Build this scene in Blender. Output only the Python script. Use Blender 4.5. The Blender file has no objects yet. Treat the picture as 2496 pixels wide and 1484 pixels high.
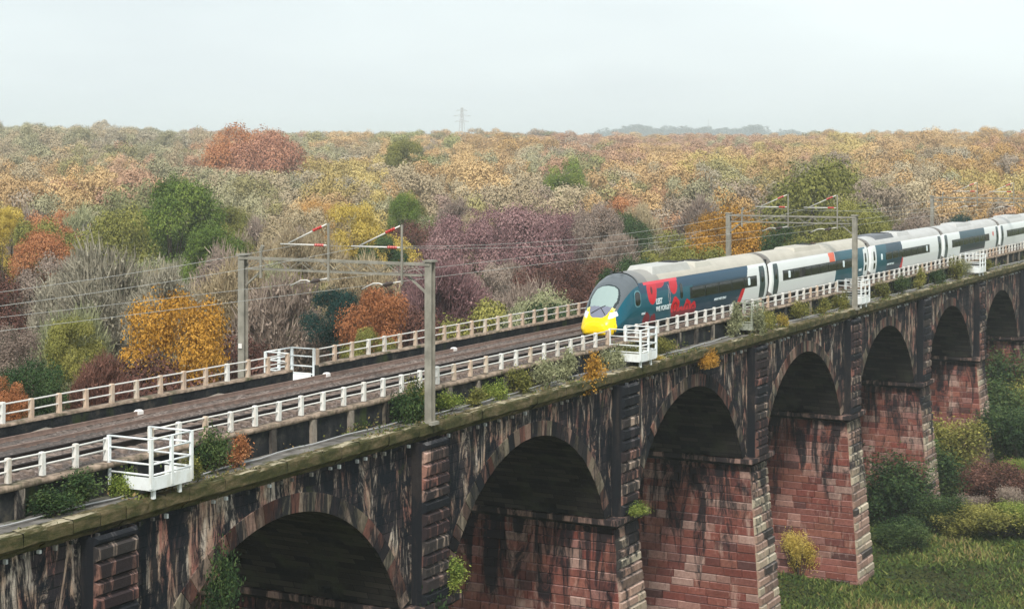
import bpy, math, random
import numpy as np
from mathutils import Vector
R = math.radians
PI = math.pi
random.seed(7)
SC = bpy.context.scene
COL = SC.collection

# ------------------------------------------------------------------ camera
PHI = 0.4976                      # angle between the view and the track
CX, SX = math.cos(PHI), math.sin(PHI)
CAMX, CAMY, CAMZ = 0.0, -38.45, 12.24
FPX = 1700.0
cd = bpy.data.cameras.new('camera'); cam = bpy.data.objects.new('camera', cd); COL.objects.link(cam)
cam.location = (CAMX, CAMY, CAMZ)
cam.rotation_euler = (PI/2, 0, -(PI/2 - PHI))
cd.sensor_width = 36; cd.lens = FPX/1024*36
cd.shift_y = -0.1475; cd.clip_start = 0.5; cd.clip_end = 15000
SC.camera = cam

def at(px, Y):
    "point of the plan that stands Y metres ahead under column px of the 2496 wide picture"
    X = (px/2.4375 - 512)/FPX*Y
    return (CAMX + CX*Y + SX*X, CAMY + SX*Y - CX*X)
def zof(py, Y): return CAMZ - (py/2.4375 - 153)*Y/FPX
def proj(x, y, z):
    dx, dy = x-CAMX, y-CAMY
    Y = CX*dx + SX*dy; X = SX*dx - CX*dy
    return (512 + FPX*X/Y)*2.4375, (153 + FPX*(CAMZ-z)/Y)*2.4375, Y
def u_at(px, V):
    "distance along the track of picture column px on the line V"
    D = V - CAMY
    Y = FPX*D/CX/((512+FPX*SX/CX) - px/2.4375)
    return (Y - D*SX)/CX

# ------------------------------------------------------------------ world, sun, exposure
SUN_EL, SUN_AZ = R(42), R(205)
w = bpy.data.worlds.new('World'); SC.world = w; w.use_nodes = True
nt = w.node_tree; N = nt.nodes; L = nt.links; N.clear()
out = N.new('ShaderNodeOutputWorld'); bg = N.new('ShaderNodeBackground'); bg2 = N.new('ShaderNodeBackground')
sky = N.new('ShaderNodeTexSky'); sky.sky_type = 'NISHITA'; sky.sun_disc = False
sky.sun_elevation = SUN_EL; sky.sun_rotation = SUN_AZ; sky.dust_density = 4
bg.inputs[1].default_value = 0.08
L.new(sky.outputs[0], bg.inputs[0])
tc = N.new('ShaderNodeTexCoord'); mp = N.new('ShaderNodeMapping'); mp.inputs['Scale'].default_value = (1.2, 1.2, 5)
nz = N.new('ShaderNodeTexNoise'); nz.inputs['Scale'].default_value = 1.6; nz.inputs['Detail'].default_value = 4
rp = N.new('ShaderNodeValToRGB'); rp.color_ramp.elements[0].position = .34; rp.color_ramp.elements[1].position = .60
rp.color_ramp.elements[0].color = (.49, .54, .56, 1); rp.color_ramp.elements[1].color = (.60, .66, .665, 1)
L.new(tc.outputs['Generated'], mp.inputs[0]); L.new(mp.outputs[0], nz.inputs['Vector'])
L.new(nz.outputs[0], rp.inputs[0]); L.new(rp.outputs[0], bg2.inputs[0]); bg2.inputs[1].default_value = 1.0
ms = N.new('ShaderNodeMixShader'); ms.inputs[0].default_value = .93
L.new(bg.outputs[0], ms.inputs[1]); L.new(bg2.outputs[0], ms.inputs[2]); L.new(ms.outputs[0], out.inputs[0])
sl = bpy.data.lights.new('sun', 'SUN'); sl.energy = 2.4; sl.angle = R(10); sl.color = (1, .95, .87)
so = bpy.data.objects.new('sun', sl); COL.objects.link(so)
# light comes from behind the camera, slightly from the left
so.rotation_euler = Vector((0.72, 0.35, -0.85)).to_track_quat('-Z', 'Y').to_euler()
SC.view_settings.view_transform = 'Standard'; SC.view_settings.look = 'None'
SC.view_settings.exposure = 0.78; SC.view_settings.gamma = 1
SC.cycles.use_denoising = True
SC.cycles.max_bounces = 6; SC.cycles.diffuse_bounces = 3; SC.cycles.glossy_bounces = 3
SC.cycles.transmission_bounces = 3; SC.cycles.volume_bounces = 4; SC.cycles.transparent_max_bounces = 6
SC.cycles.use_adaptive_sampling = True

# ------------------------------------------------------------------ helpers
def tag(o, label=None, cat=None, group=None, kind=None):
    if label: o['label'] = label
    if cat: o['category'] = cat
    if group: o['group'] = group
    if kind: o['kind'] = kind
    return o
def empty(name, loc=(0, 0, 0), rz=0):
    o = bpy.data.objects.new(name, None); COL.objects.link(o); o.location = loc; o.rotation_euler = (0, 0, rz)
    o.empty_display_size = .3
    return o

class MB:
    def __init__(s): s.v = []; s.f = []; s.c = []; s.uv = []
    def quad(s, a, b, c, d, col=None, uv=None):
        n = len(s.v); s.v += [a, b, c, d]; s.f.append((n, n+1, n+2, n+3)); s.c.append(col or (1, 1, 1)); s.uv.append(uv)
    def poly(s, pts, col=None):
        n = len(s.v); s.v += pts; s.f.append(tuple(range(n, n+len(pts)))); s.c.append(col or (1, 1, 1)); s.uv.append(None)
    def box(s, x0, x1, y0, y1, z0, z1, col=None):
        n = len(s.v)
        s.v += [(x0,y0,z0),(x1,y0,z0),(x1,y1,z0),(x0,y1,z0),(x0,y0,z1),(x1,y0,z1),(x1,y1,z1),(x0,y1,z1)]
        for q in ((0,3,2,1),(4,5,6,7),(0,1,5,4),(1,2,6,5),(2,3,7,6),(3,0,4,7)):
            s.f.append(tuple(n+i for i in q)); s.c.append(col or (1,1,1)); s.uv.append(None)
    def hexa(s, p, col=None):
        "8 corners: 4 bottom ring, 4 top ring"
        n = len(s.v); s.v += list(p)
        for q in ((0,3,2,1),(4,5,6,7),(0,1,5,4),(1,2,6,5),(2,3,7,6),(3,0,4,7)):
            s.f.append(tuple(n+i for i in q)); s.c.append(col or (1,1,1)); s.uv.append(None)
    def tube(s, pts, r, seg=6, col=None, caps=True):
        pts = [Vector(p) for p in pts]
        rr = r if isinstance(r, (list, tuple)) else [r]*len(pts)
        base = len(s.v)
        for i, p in enumerate(pts):
            d = (pts[min(i+1, len(pts)-1)] - pts[max(i-1, 0)]).normalized()
            a = d.cross(Vector((0, 0, 1)))
            if a.length < 1e-3: a = Vector((1, 0, 0))
            a.normalize(); b = d.cross(a)
            for k in range(seg):
                t = 2*PI*k/seg + PI/4*(seg == 4)
                s.v.append(tuple(p + (a*math.cos(t) + b*math.sin(t))*rr[i]))
        for i in range(len(pts)-1):
            for k in range(seg):
                k2 = (k+1) % seg
                s.f.append((base+i*seg+k, base+i*seg+k2, base+(i+1)*seg+k2, base+(i+1)*seg+k)); s.c.append(col or (1,1,1)); s.uv.append(None)
        if caps:
            for e in (0, len(pts)-1):
                q = [base+e*seg+k for k in range(seg)]
                s.f.append(tuple(q if e else q[::-1])); s.c.append(col or (1,1,1)); s.uv.append(None)
    def mesh(s, name, smooth=False):
        m = bpy.data.meshes.new(name); m.from_pydata(s.v, [], s.f)
        a = m.attributes.new('col', 'FLOAT_COLOR', 'FACE')
        arr = np.ones((len(s.f), 4), 'f'); arr[:, :3] = np.array(s.c, 'f'); a.data.foreach_set('color', arr.ravel())
        if any(u is not None for u in s.uv):
            ul = m.uv_layers.new(name='UVMap'); i = 0
            for f, u in zip(s.f, s.uv):
                for k in range(len(f)):
                    ul.data[i].uv = u[k] if u is not None else (0, 0)
                    i += 1
        if smooth: m.polygons.foreach_set('use_smooth', [True]*len(m.polygons))
        m.update()
        return m
    def build(s, name, mat, parent=None, smooth=False, bevel=0):
        m = s.mesh(name, smooth)
        return link(name, m, mat, parent, bevel)
def link(name, m, mat, parent=None, bevel=0):
    if mat is not None and not m.materials: m.materials.append(mat)
    o = bpy.data.objects.new(name, m); COL.objects.link(o)
    if parent is not None: o.parent = parent
    if bevel:
        b = o.modifiers.new('bevel', 'BEVEL'); b.width = bevel; b.segments = 2; b.limit_method = 'ANGLE'
    return o
def np_mesh(name, V, F, cols=None, smooth=False):
    "V (n,3), F (m,k) arrays"
    m = bpy.data.meshes.new(name); k = F.shape[1]
    m.vertices.add(len(V)); m.vertices.foreach_set('co', V.astype('f').ravel())
    m.loops.add(F.size); m.loops.foreach_set('vertex_index', F.astype('i').ravel())
    m.polygons.add(len(F)); m.polygons.foreach_set('loop_start', np.arange(0, F.size, k, dtype='i'))
    if cols is not None:
        a = m.attributes.new('col', 'FLOAT_COLOR', 'FACE')
        arr = np.ones((len(F), 4), 'f'); arr[:, :3] = cols; a.data.foreach_set('color', arr.ravel())
    if smooth: m.polygons.foreach_set('use_smooth', [True]*len(F))
    m.update(calc_edges=True); m.validate()
    return m

# ------------------------------------------------------------------ materials
class NT:
    def __init__(s, name):
        s.m = bpy.data.materials.new(name); s.m.use_nodes = True
        s.t = s.m.node_tree; s.n = s.t.nodes; s.l = s.t.links
        s.b = s.n['Principled BSDF']; s.o = s.n['Material Output']
    def new(s, t, **kw):
        x = s.n.new(t)
        for k, v in kw.items(): setattr(x, k, v)
        return x
    def set(s, node, k, v): node.inputs[k].default_value = v
    def pos(s, scale=(1, 1, 1)):
        g = s.new('ShaderNodeNewGeometry'); m = s.new('ShaderNodeMapping'); m.inputs['Scale'].default_value = scale
        s.l.new(g.outputs['Position'], m.inputs[0]); return m.outputs[0]
    def noise(s, scale, vec=None, detail=4, rough=.55, dist=0):
        x = s.new('ShaderNodeTexNoise'); s.set(x, 'Distortion', dist); s.set(x, 'Scale', scale); s.set(x, 'Detail', detail); s.set(x, 'Roughness', rough)
        if vec is not None: s.l.new(vec, x.inputs['Vector'])
        return x.outputs[0]
    def ramp(s, fac, stops):
        x = s.new('ShaderNodeValToRGB'); e = x.color_ramp.elements
        while len(e) < len(stops): e.new(.5)
        for i, (p, c) in enumerate(stops):
            e[i].position = p; e[i].color = (c, c, c, 1) if isinstance(c, (int, float)) else (*c, 1)
        s.l.new(fac, x.inputs[0]); return x.outputs[0]
    def mix(s, fac, a, b, mode='MIX'):
        x = s.new('ShaderNodeMix', data_type='RGBA', blend_type=mode)
        for sock, val in ((x.inputs[0], fac), (x.inputs[6], a), (x.inputs[7], b)):
            if hasattr(val, 'links') or hasattr(val, 'is_linked'): s.l.new(val, sock)
            elif isinstance(val, (int, float)): sock.default_value = val
            else: sock.default_value = (*val, 1)
        return x.outputs[2]
    def math(s, op, a, b=None):
        x = s.new('ShaderNodeMath', operation=op)
        for i, v in enumerate((a, b)):
            if v is None: continue
            if isinstance(v, (int, float)): x.inputs[i].default_value = v
            else: s.l.new(v, x.inputs[i])
        return x.outputs[0]
    def attr(s, name='col'):
        x = s.new('ShaderNodeAttribute'); x.attribute_name = name; return x.outputs['Color']
    def bump(s, h, strength=.4, dist=.03):
        x = s.new('ShaderNodeBump'); s.set(x, 'Strength', strength); s.set(x, 'Distance', dist)
        s.l.new(h, x.inputs['Height']); s.l.new(x.outputs[0], s.b.inputs['Normal'])
    def base(s, c, rough=.8, spec=.3, metal=0):
        if isinstance(c, tuple): s.b.inputs['Base Color'].default_value = (*c, 1)
        else: s.l.new(c, s.b.inputs['Base Color'])
        s.b.inputs['Roughness'].default_value = rough; s.b.inputs['Specular IOR Level'].default_value = spec
        s.b.inputs['Metallic'].default_value = metal
        return s.m

def zmask(t, z0, z1):
    g = t.new('ShaderNodeNewGeometry'); sp = t.new('ShaderNodeSeparateXYZ'); t.l.new(g.outputs['Position'], sp.inputs[0])
    mr = t.new('ShaderNodeMapRange'); t.l.new(sp.outputs[2], mr.inputs[0])
    mr.inputs[1].default_value = z0; mr.inputs[2].default_value = z1
    return mr.outputs[0]

def m_plain(name, c, rough=.6, spec=.4, metal=0, var=.25, scale=3, dirt=None):
    t = NT(name); n = t.noise(scale, t.pos(), 5)
    lo = tuple(x*(1-var) for x in c); hi = tuple(min(1, x*(1+var)) for x in c)
    col = t.ramp(n, [(.3, lo), (.7, hi)])
    if dirt:
        n2 = t.noise(1.3, t.pos((1, 1, .4)), 6, .7)
        col = t.mix(t.ramp(n2, [(.5, 0), (.66, 1)]), col, dirt)
    return t.base(col, rough, spec, metal)

def m_blocks(name, streak=1.0, soot=(.010, .012, .016), z0=-15, z1=-6, pale=None):
    "ashlar coloured block by block, with soot runs that thicken upwards"
    t = NT(name)
    c = t.attr()
    c = t.mix(t.ramp(t.noise(5, t.pos(), 8, .7), [(.3, .2), (.75, 1)]), t.mix(1.0, c, (.42, .38, .37), 'MULTIPLY'), c)
    if pale:
        c = t.mix(t.ramp(t.noise(1.1, t.pos((1.2, 1.2, .35)), 6, .7), [(.55, 0), (.72, .7)]), c, pale)
    n = t.noise(1.0, t.pos((1.0, 1.0, .22)), 9, .72, 1.2)
    m = t.math('MULTIPLY', zmask(t, z0, z1), .23*streak)
    f = t.ramp(t.math('ADD', n, m), [(.585, 0), (.69, .93)])
    c = t.mix(f, c, soot)
    t.bump(t.noise(9, t.pos(), 8, .7), .6, .05)
    return t.base(c, .93, .12)

def m_spandrel():
    t = NT('sooty_sandstone')
    uv = t.new('ShaderNodeUVMap'); uv.uv_map = 'UVMap'
    br = t.new('ShaderNodeTexBrick'); t.l.new(uv.outputs[0], br.inputs[0])
    for k, v in (('Scale', 1.0), ('Brick Width', 1.05), ('Row Height', .42), ('Mortar Size', .022), ('Mortar Smooth', .3), ('Bias', 0)): t.set(br, k, v)
    br.inputs['Color1'].default_value = (.045, .035, .038, 1); br.inputs['Color2'].default_value = (.014, .016, .021, 1)
    br.inputs['Mortar'].default_value = (.012, .012, .013, 1)
    c = br.outputs[0]
    # lime and bare stone runs, pulled down the wall by rain
    v1 = t.noise(1.0, t.pos((1.15, 1.15, .33)), 9, .74, 1.5)
    v2 = t.noise(.35, t.pos((1, 1, .5)), 3)
    bare = t.ramp(t.noise(.9, t.pos((1.6, 1.6, .5)), 5), [(.38, (.34, .15, .12)), (.5, (.44, .31, .23)), (.62, (.54, .46, .39))])
    k = t.math('ADD', v1, t.math('MULTIPLY', t.math('SUBTRACT', v2, .5), .35))
    c = t.mix(t.ramp(k, [(.505, 0), (.59, .95)]), c, bare)
    wet = t.noise(1.2, t.pos((1.1, 1.1, .22)), 9, .74, 1.2)
    c = t.mix(t.ramp(wet, [(.46, 0), (.55, .96)]), c, (.008, .011, .016))
    g = t.noise(.8, t.pos(), 6, .7)
    c = t.mix(t.ramp(g, [(.60, 0), (.72, .7)]), c, (.05, .06, .02))
    bh = t.math('ADD', t.noise(7, t.pos(), 8, .7), t.math('MULTIPLY', br.outputs[1], -1.5))
    t.bump(bh, .7, .05)
    return t.base(c, .95, .1)

def m_soffit():
    t = NT('arch_soffit_brick')
    uv = t.new('ShaderNodeUVMap'); uv.uv_map = 'UVMap'
    br = t.new('ShaderNodeTexBrick'); t.l.new(uv.outputs[0], br.inputs[0])
    for k, v in (('Scale', 1.0), ('Brick Width', 1.3), ('Row Height', .33), ('Mortar Size', .02), ('Bias', 0)): t.set(br, k, v)
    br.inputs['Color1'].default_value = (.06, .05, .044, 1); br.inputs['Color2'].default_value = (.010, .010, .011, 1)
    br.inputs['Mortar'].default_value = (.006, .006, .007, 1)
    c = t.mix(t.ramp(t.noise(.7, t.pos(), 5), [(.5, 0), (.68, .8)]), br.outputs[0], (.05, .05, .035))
    t.bump(t.math('ADD', t.noise(6, t.pos(), 6), br.outputs[1]), .5, .04)
    return t.base(c, .95, .08)

def m_cornice():
    t = NT('mossy_cornice_stone')
    c = t.ramp(t.noise(1.6, t.pos((.5, 1, 1.6)), 7, .7), [(.28, (.022, .025, .014)), (.46, (.058, .058, .024)), (.58, (.12, .095, .052)), (.70, (.22, .175, .11))])
    geo = t.new('ShaderNodeNewGeometry'); sp = t.new('ShaderNodeSeparateXYZ'); t.l.new(geo.outputs['Normal'], sp.inputs[0])
    up = t.ramp(sp.outputs[2], [(.5, 0), (.8, 1)])
    lich = t.ramp(t.noise(.9, t.pos((.5, 1.6, 1)), 7, .75), [(.50, 0), (.60, .8)])
    c = t.mix(t.math('MULTIPLY', lich, up), c, (.50, .44, .32))
    t.bump(t.noise(6, t.pos(), 8, .7), .8, .06)
    return t.base(c, .95, .1)

def m_parapet():
    t = NT('black_stained_parapet_stone')
    c = t.ramp(t.noise(2.2, t.pos((.6, .6, .5)), 7, .7), [(.35, (.010, .012, .015)), (.55, (.026, .028, .030)), (.72, (.085, .075, .06))])
    c = t.mix(t.ramp(t.noise(.9, t.pos((1.2, 1, .3)), 5), [(.58, 0), (.68, .8)]), c, (.045, .06, .02))
    t.bump(t.noise(5, t.pos(), 7, .7), .6, .05)
    return t.base(c, .95, .1)

def m_ballast():
    t = NT('ballast_stone')
    vo = t.new('ShaderNodeTexVoronoi'); t.set(vo, 'Scale', 9); t.l.new(t.pos(), vo.inputs['Vector'])
    c = t.ramp(vo.outputs['Color'], [(.0, (.055, .043, .038)), (.5, (.155, .12, .105)), (1, (.31, .255, .23))])
    c = t.mix(t.ramp(t.noise(.25, t.pos((.3, 2.2, 1)), 4), [(.42, 0), (.6, .75)]), c, (.085, .078, .076))
    t.bump(vo.outputs['Distance'], 1, .08)
    return t.base(c, .95, .1)

def m_ground():
    t = NT('valley_grass_ground')
    c = t.ramp(t.noise(.22, t.pos(), 9, .7), [(.30, (.035, .045, .016)), (.45, (.07, .095, .022)), (.56, (.13, .155, .032)), (.7, (.18, .15, .05))])
    c = t.mix(t.ramp(t.noise(.05, t.pos(), 5), [(.45, 0), (.6, .7)]), c, (.055, .045, .025))
    t.bump(t.noise(2, t.pos(), 8, .75), 1, .3)
    return t.base(c, .95, .05)

def m_leaf(name, cols, trans=.14, rough=.75):
    "cols: three leaf pigments; each leaf and each tree picks its own between them"
    t = NT(name)
    a = t.new('ShaderNodeAttribute'); a.attribute_name = 'col'
    sp = t.new('ShaderNodeSeparateColor'); t.l.new(a.outputs['Color'], sp.inputs[0])
    oi = t.new('ShaderNodeObjectInfo')
    f = t.math('ADD', sp.outputs[0], t.math('MULTIPLY', t.math('SUBTRACT', oi.outputs['Random'], .5), .3))
    c = t.ramp(f, [(.15, cols[0]), (.5, cols[1]), (.85, cols[2])])
    t.base(c, rough, .15)
    tr = t.new('ShaderNodeBsdfTranslucent'); t.l.new(c, tr.inputs[0])
    mx = t.new('ShaderNodeMixShader'); mx.inputs[0].default_value = trans
    t.l.new(t.b.outputs[0], mx.inputs[1]); t.l.new(tr.outputs[0], mx.inputs[2]); t.l.new(mx.outputs[0], t.o.inputs[0])
    return t.m

def m_attr(name, rough=.3, spec=.5, coat=0, dirt=0, dcol=(.2, .17, .13)):
    t = NT(name); c = t.attr()
    if dirt: c = t.mix(t.ramp(t.noise(1.2, t.pos((.5, 1, 1)), 7, .7), [(.40, 0), (.75, dirt)]), c, dcol)
    t.base(c, rough, spec); t.b.inputs['Coat Weight'].default_value = coat; t.b.inputs['Coat Roughness'].default_value = .08
    return t.m

M = {}
M['pier'] = m_blocks('red_sandstone_ashlar', 1.0, pale=(.50, .36, .30))
M['pilaster'] = m_blocks('sooty_quoin_blocks', .85, z0=-14, z1=-7)
M['ring'] = m_blocks('arch_ring_stone', .55, z0=-16, z1=-8, pale=(.4, .33, .26))
M['spandrel'] = m_spandrel(); M['soffit'] = m_soffit(); M['cornice'] = m_cornice()
M['parapet'] = m_parapet(); M['ballast'] = m_ballast(); M['ground'] = m_ground()
M['coping'] = m_plain('parapet_coping_stone', (.26, .20, .155), .9, .1, var=.6, scale=3.5, dirt=(.07, .07, .04))
M['walk'] = m_plain('walkway_paving', (.16, .15, .14), .9, .1, var=.5, scale=1.5, dirt=(.07, .075, .04))
M['white'] = m_plain('weathered_white_paint', (.68, .67, .64), .6, .3, var=.12, scale=5, dirt=(.46, .39, .32))
M['cagewhite'] = m_plain('clean_white_paint', (.76, .79, .80), .45, .4, var=.06, dirt=(.60, .60, .56))
M['cagemoss'] = m_plain('mossy_faded_paint', (.34, .36, .30), .8, .2, var=.3, dirt=(.10, .13, .07))
M['concrete'] = m_plain('pinkish_concrete_post', (.50, .38, .29), .85, .2, var=.2, dirt=(.55, .5, .42))
M['railwhite'] = m_plain('painted_handrail', (.66, .64, .61), .4, .4, var=.05)
M['post'] = m_plain('grey_mast_steel', (.25, .235, .20), .7, .3, var=.25, scale=2, dirt=(.19, .18, .15))
M['galv'] = m_plain('galvanised_steel', (.42, .42, .42), .5, .5, .3, var=.15)
M['redins'] = m_plain('brick_red_insulator', (.42, .035, .03), .3, .5, var=.1)
M['darkins'] = m_plain('dark_brown_insulator', (.05, .035, .03), .3, .5)
M['wire'] = m_plain('overhead_wire_metal', (.46, .45, .43), .5, .5, .2)
M['railtop'] = m_plain('worn_running_rail', (.03, .022, .02), .6, .4, .2)
M['railfar'] = m_plain('rust_brown_rail', (.22, .155, .13), .9, .2)
M['railside'] = m_plain('rusty_shaded_rail_web', (.012, .008, .007), .9, .2)  # rusty web set near-black, the shadow along the rail painted in
M['sleeper'] = m_plain('stained_concrete_sleeper', (.22, .17, .145), .9, .1, var=.3)
M['trough'] = m_plain('concrete_cable_trough', (.24, .21, .18), .9, .1, var=.25)
M['marker'] = m_plain('white_marker_block', (.75, .72, .70), .7, .2, var=.05)
M['paint'] = m_attr('glossy_train_paint', .30, .25, .05)
M['roof'] = m_attr('grimy_train_roof', .5, .35, 0, .35, (.20, .18, .15))
M['stoneattr'] = m_attr('limewashed_corbel', .9, .1)
M['dark'] = m_plain('dark_underframe', (.018, .018, .020), .7, .3)
M['glass'] = NT('tinted_window_glass').base((.006, .008, .009), .08, .35)
M['screen'] = NT('windscreen_glass').base((.26, .34, .33), .06, 1.0)  # pale base colour paints the reflected sky into the glass
M['screenlow'] = NT('grey_windscreen_panel').base((.16, .17, .23), .2, .6)
M['lamp'] = NT('headlight_lens').base((.70, .74, .76), .1, .8)
M['letter'] = NT('white_vinyl_lettering').base((.75, .85, .88), .5, .3)
M['bark'] = m_plain('grey_brown_bark', (.085, .068, .052), .95, .1, var=.4)
PAL = {   # three pigments per kind of foliage
 'orange': ((.17, .095, .016), (.40, .20, .028), (.60, .33, .06)),
 'paleorange': ((.36, .20, .07), (.56, .33, .12), (.70, .47, .20)),
 'yellow': ((.27, .20, .035), (.50, .37, .07), (.66, .52, .15)),
 'rust': ((.22, .085, .03), (.42, .17, .075), (.55, .28, .13)),
 'pink': ((.28, .125, .08), (.45, .22, .14), (.58, .33, .20)),
 'green': ((.05, .085, .018), (.13, .19, .035), (.28, .32, .07)),
 'darkgreen': ((.016, .036, .014), (.042, .080, .028), (.10, .14, .045)),
 'teal': ((.008, .030, .026), (.016, .052, .045), (.03, .08, .06)),
 'olive': ((.09, .095, .025), (.20, .20, .05), (.36, .33, .09)),
 'greygreen': ((.15, .16, .085), (.27, .28, .15), (.38, .38, .22)),
 'purple': ((.11, .058, .060), (.22, .12, .125), (.36, .225, .215)),
 'maroon': ((.06, .028, .022), (.14, .065, .050), (.26, .13, .095)),
 'mauve': ((.16, .12, .10), (.28, .215, .175), (.41, .33, .27)),
 'tan': ((.24, .18, .11), (.38, .30, .185), (.50, .42, .27)),
 'grey': ((.17, .15, .115), (.30, .27, .205), (.43, .40, .31)),
}
LEAF = {k: m_leaf(k + '_foliage', v) for k, v in PAL.items()}
t = NT('distant_wood_foliage'); t.base(t.attr(), .8, .1); M['farleaf'] = t.m
t = NT('mixed_grass_blades'); t.base(t.attr(), .8, .1); M['grass'] = t.m

# ------------------------------------------------------------------ terrain
def gz(x, y):
    Y = CX*(x-CAMX) + SX*(y-CAMY)
    Y = max(Y, 40)
    prof = [(40, -19), (95, -18.8), (120, -16.5), (200, -13.5), (300, -10.5), (500, -4), (800, 4), (1300, 11.5), (2500, 14), (12000, 14)]
    for (a, za), (b, zb) in zip(prof, prof[1:]):
        if Y <= b: z = za + (zb-za)*(Y-a)/(b-a); break
    else: z = prof[-1][1]
    k = min(1, max(0, (y-10)/25)); low = -19.2 + 1.8*min(1, max(0, (x-125)/40)) + .012*max(0, x-200)
    z = low*(1-k) + z*k
    z += .35*math.sin(x*.11+1)*math.sin(y*.13) + .5*math.sin(x*.037)*math.cos(y*.03)
    return z
def axis(lo, hi, c0, c1, d):
    a = list(np.arange(c0, c1, d)); s = d; x = c1
    while x < hi: a.append(x); s *= 1.18; x += s
    a.append(hi); s = d; x = c0
    b = []
    while x > lo: s *= 1.18; x -= s; b.append(max(x, lo))
    return sorted(set(b + a))
xs = axis(-500, 9000, 20, 240, 3); ys = axis(-500, 7000, -40, 80, 3)
V = np.array([(x, y, gz(x, y)) for y in ys for x in xs]); nx = len(xs)
F = np.array([(j*nx+i, j*nx+i+1, (j+1)*nx+i+1, (j+1)*nx+i) for j in range(len(ys)-1) for i in range(nx-1)])
o = link('ground', np_mesh('ground', V, F, smooth=True), M['ground']); tag(o, 'rough green and brown valley floor below the viaduct', 'ground', kind='structure')

# ------------------------------------------------------------------ viaduct
P = 20.4; PU0 = 43.15; W = 10.4
PIERS = [PU0 + P*k for k in range(-2, 15)]
ZC, ZS = -1.65, -7.2            # arch crown and springing
HS = 8.2; RA = (HS*HS + (ZC-ZS)**2)/(2*(ZC-ZS)); ZA = ZC - RA
U0, U1 = PIERS[0], PIERS[-1]
rg = random.Random(3)
STONE = [(.27, .10, .08), (.32, .13, .10), (.23, .075, .06), (.36, .20, .165), (.30, .15, .13), (.25, .09, .07), (.29, .12, .09), (.40, .26, .22), (.13, .06, .055), (.27, .11, .09), (.19, .07, .06)]
QUOIN = [(.44, .38, .28), (.38, .31, .23), (.50, .44, .33), (.34, .22, .17), (.06, .05, .045), (.40, .27, .21), (.20, .14, .11)]
PILA = [(.34, .18, .14), (.46, .30, .24), (.05, .04, .045), (.03, .028, .032), (.50, .38, .30), (.30, .14, .11)]
def wall_blocks(mb, pos, nrm, Lf, z0, z1, course, bl, pal, ch=.03, proud=.05, rgn=rg):
    z = z0; row = 0; n = Vector(nrm)
    while z < z1-.05:
        h = course*rgn.uniform(.88, 1.12); zt = min(z+h, z1)
        if z1-zt < course*.4: zt = z1
        Ln = Lf; a = 0; first = True
        while a < Ln-.01:
            b = a + bl*rgn.uniform(.75, 1.3)*(.55 if first and row % 2 else 1)
            if Ln-b < bl*.45: b = Ln
            d = n*(proud + rgn.uniform(-.02, .06)); c = rgn.choice(pal); k = rgn.uniform(.8, 1.15); c = tuple(q*k for q in c)
            B = [Vector(pos(a, z)), Vector(pos(b, z)), Vector(pos(b, zt)), Vector(pos(a, zt))]
            e = ch*1.2
            Fp = [Vector(pos(a+e, z+e))+d, Vector(pos(b-e, z+e))+d, Vector(pos(b-e, zt-e))+d, Vector(pos(a+e, zt-e))+d]
            i0 = len(mb.v); mb.v += [tuple(q) for q in B+Fp]
            dk = tuple(q*.55 for q in c); li = tuple(min(.8, q*1.2+.09) for q in c)  # top chamfers painted lighter for lime and skylight, undersides darker as shade
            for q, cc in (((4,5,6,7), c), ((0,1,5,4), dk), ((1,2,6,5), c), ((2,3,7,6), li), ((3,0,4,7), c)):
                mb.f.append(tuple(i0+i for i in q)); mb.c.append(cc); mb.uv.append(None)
            a = b; first = False
        z = zt; row += 1
viaduct = empty('viaduct', (0, 0, 0))
tag(viaduct, 'long red sandstone railway viaduct with dark stained arches and tapering piers', 'viaduct')
def pier_mesh(seed):
    r = random.Random(seed); mb = MB(); ZB, ZT = -21.0, -7.8
    def tt(z): return (ZT-z)/12.0
    hu = lambda z: 1.42 + .5*tt(z)
    va = lambda z: .15 - 1.05*tt(z)
    vb = lambda z: W-.15 + 1.05*tt(z)
    def lerp(a, b, k): return a+(b-a)*k
    Lv = W-.3+2; 
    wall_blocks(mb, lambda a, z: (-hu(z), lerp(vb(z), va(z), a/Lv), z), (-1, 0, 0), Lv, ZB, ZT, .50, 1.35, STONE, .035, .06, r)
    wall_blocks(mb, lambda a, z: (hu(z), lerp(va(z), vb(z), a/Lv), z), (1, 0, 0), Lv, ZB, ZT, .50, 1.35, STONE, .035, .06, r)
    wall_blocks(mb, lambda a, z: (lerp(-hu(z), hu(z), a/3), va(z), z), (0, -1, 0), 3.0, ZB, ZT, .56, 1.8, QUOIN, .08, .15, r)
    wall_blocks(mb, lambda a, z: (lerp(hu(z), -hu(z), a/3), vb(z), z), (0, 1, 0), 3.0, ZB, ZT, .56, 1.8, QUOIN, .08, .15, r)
    return mb.mesh('pier')
def impost_mesh():
    mb = MB()
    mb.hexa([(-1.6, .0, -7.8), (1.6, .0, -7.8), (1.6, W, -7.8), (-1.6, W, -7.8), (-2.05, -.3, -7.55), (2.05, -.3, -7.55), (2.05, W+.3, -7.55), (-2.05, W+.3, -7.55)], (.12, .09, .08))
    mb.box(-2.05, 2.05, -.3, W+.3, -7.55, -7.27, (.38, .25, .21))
    return mb.mesh('impost')
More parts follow.
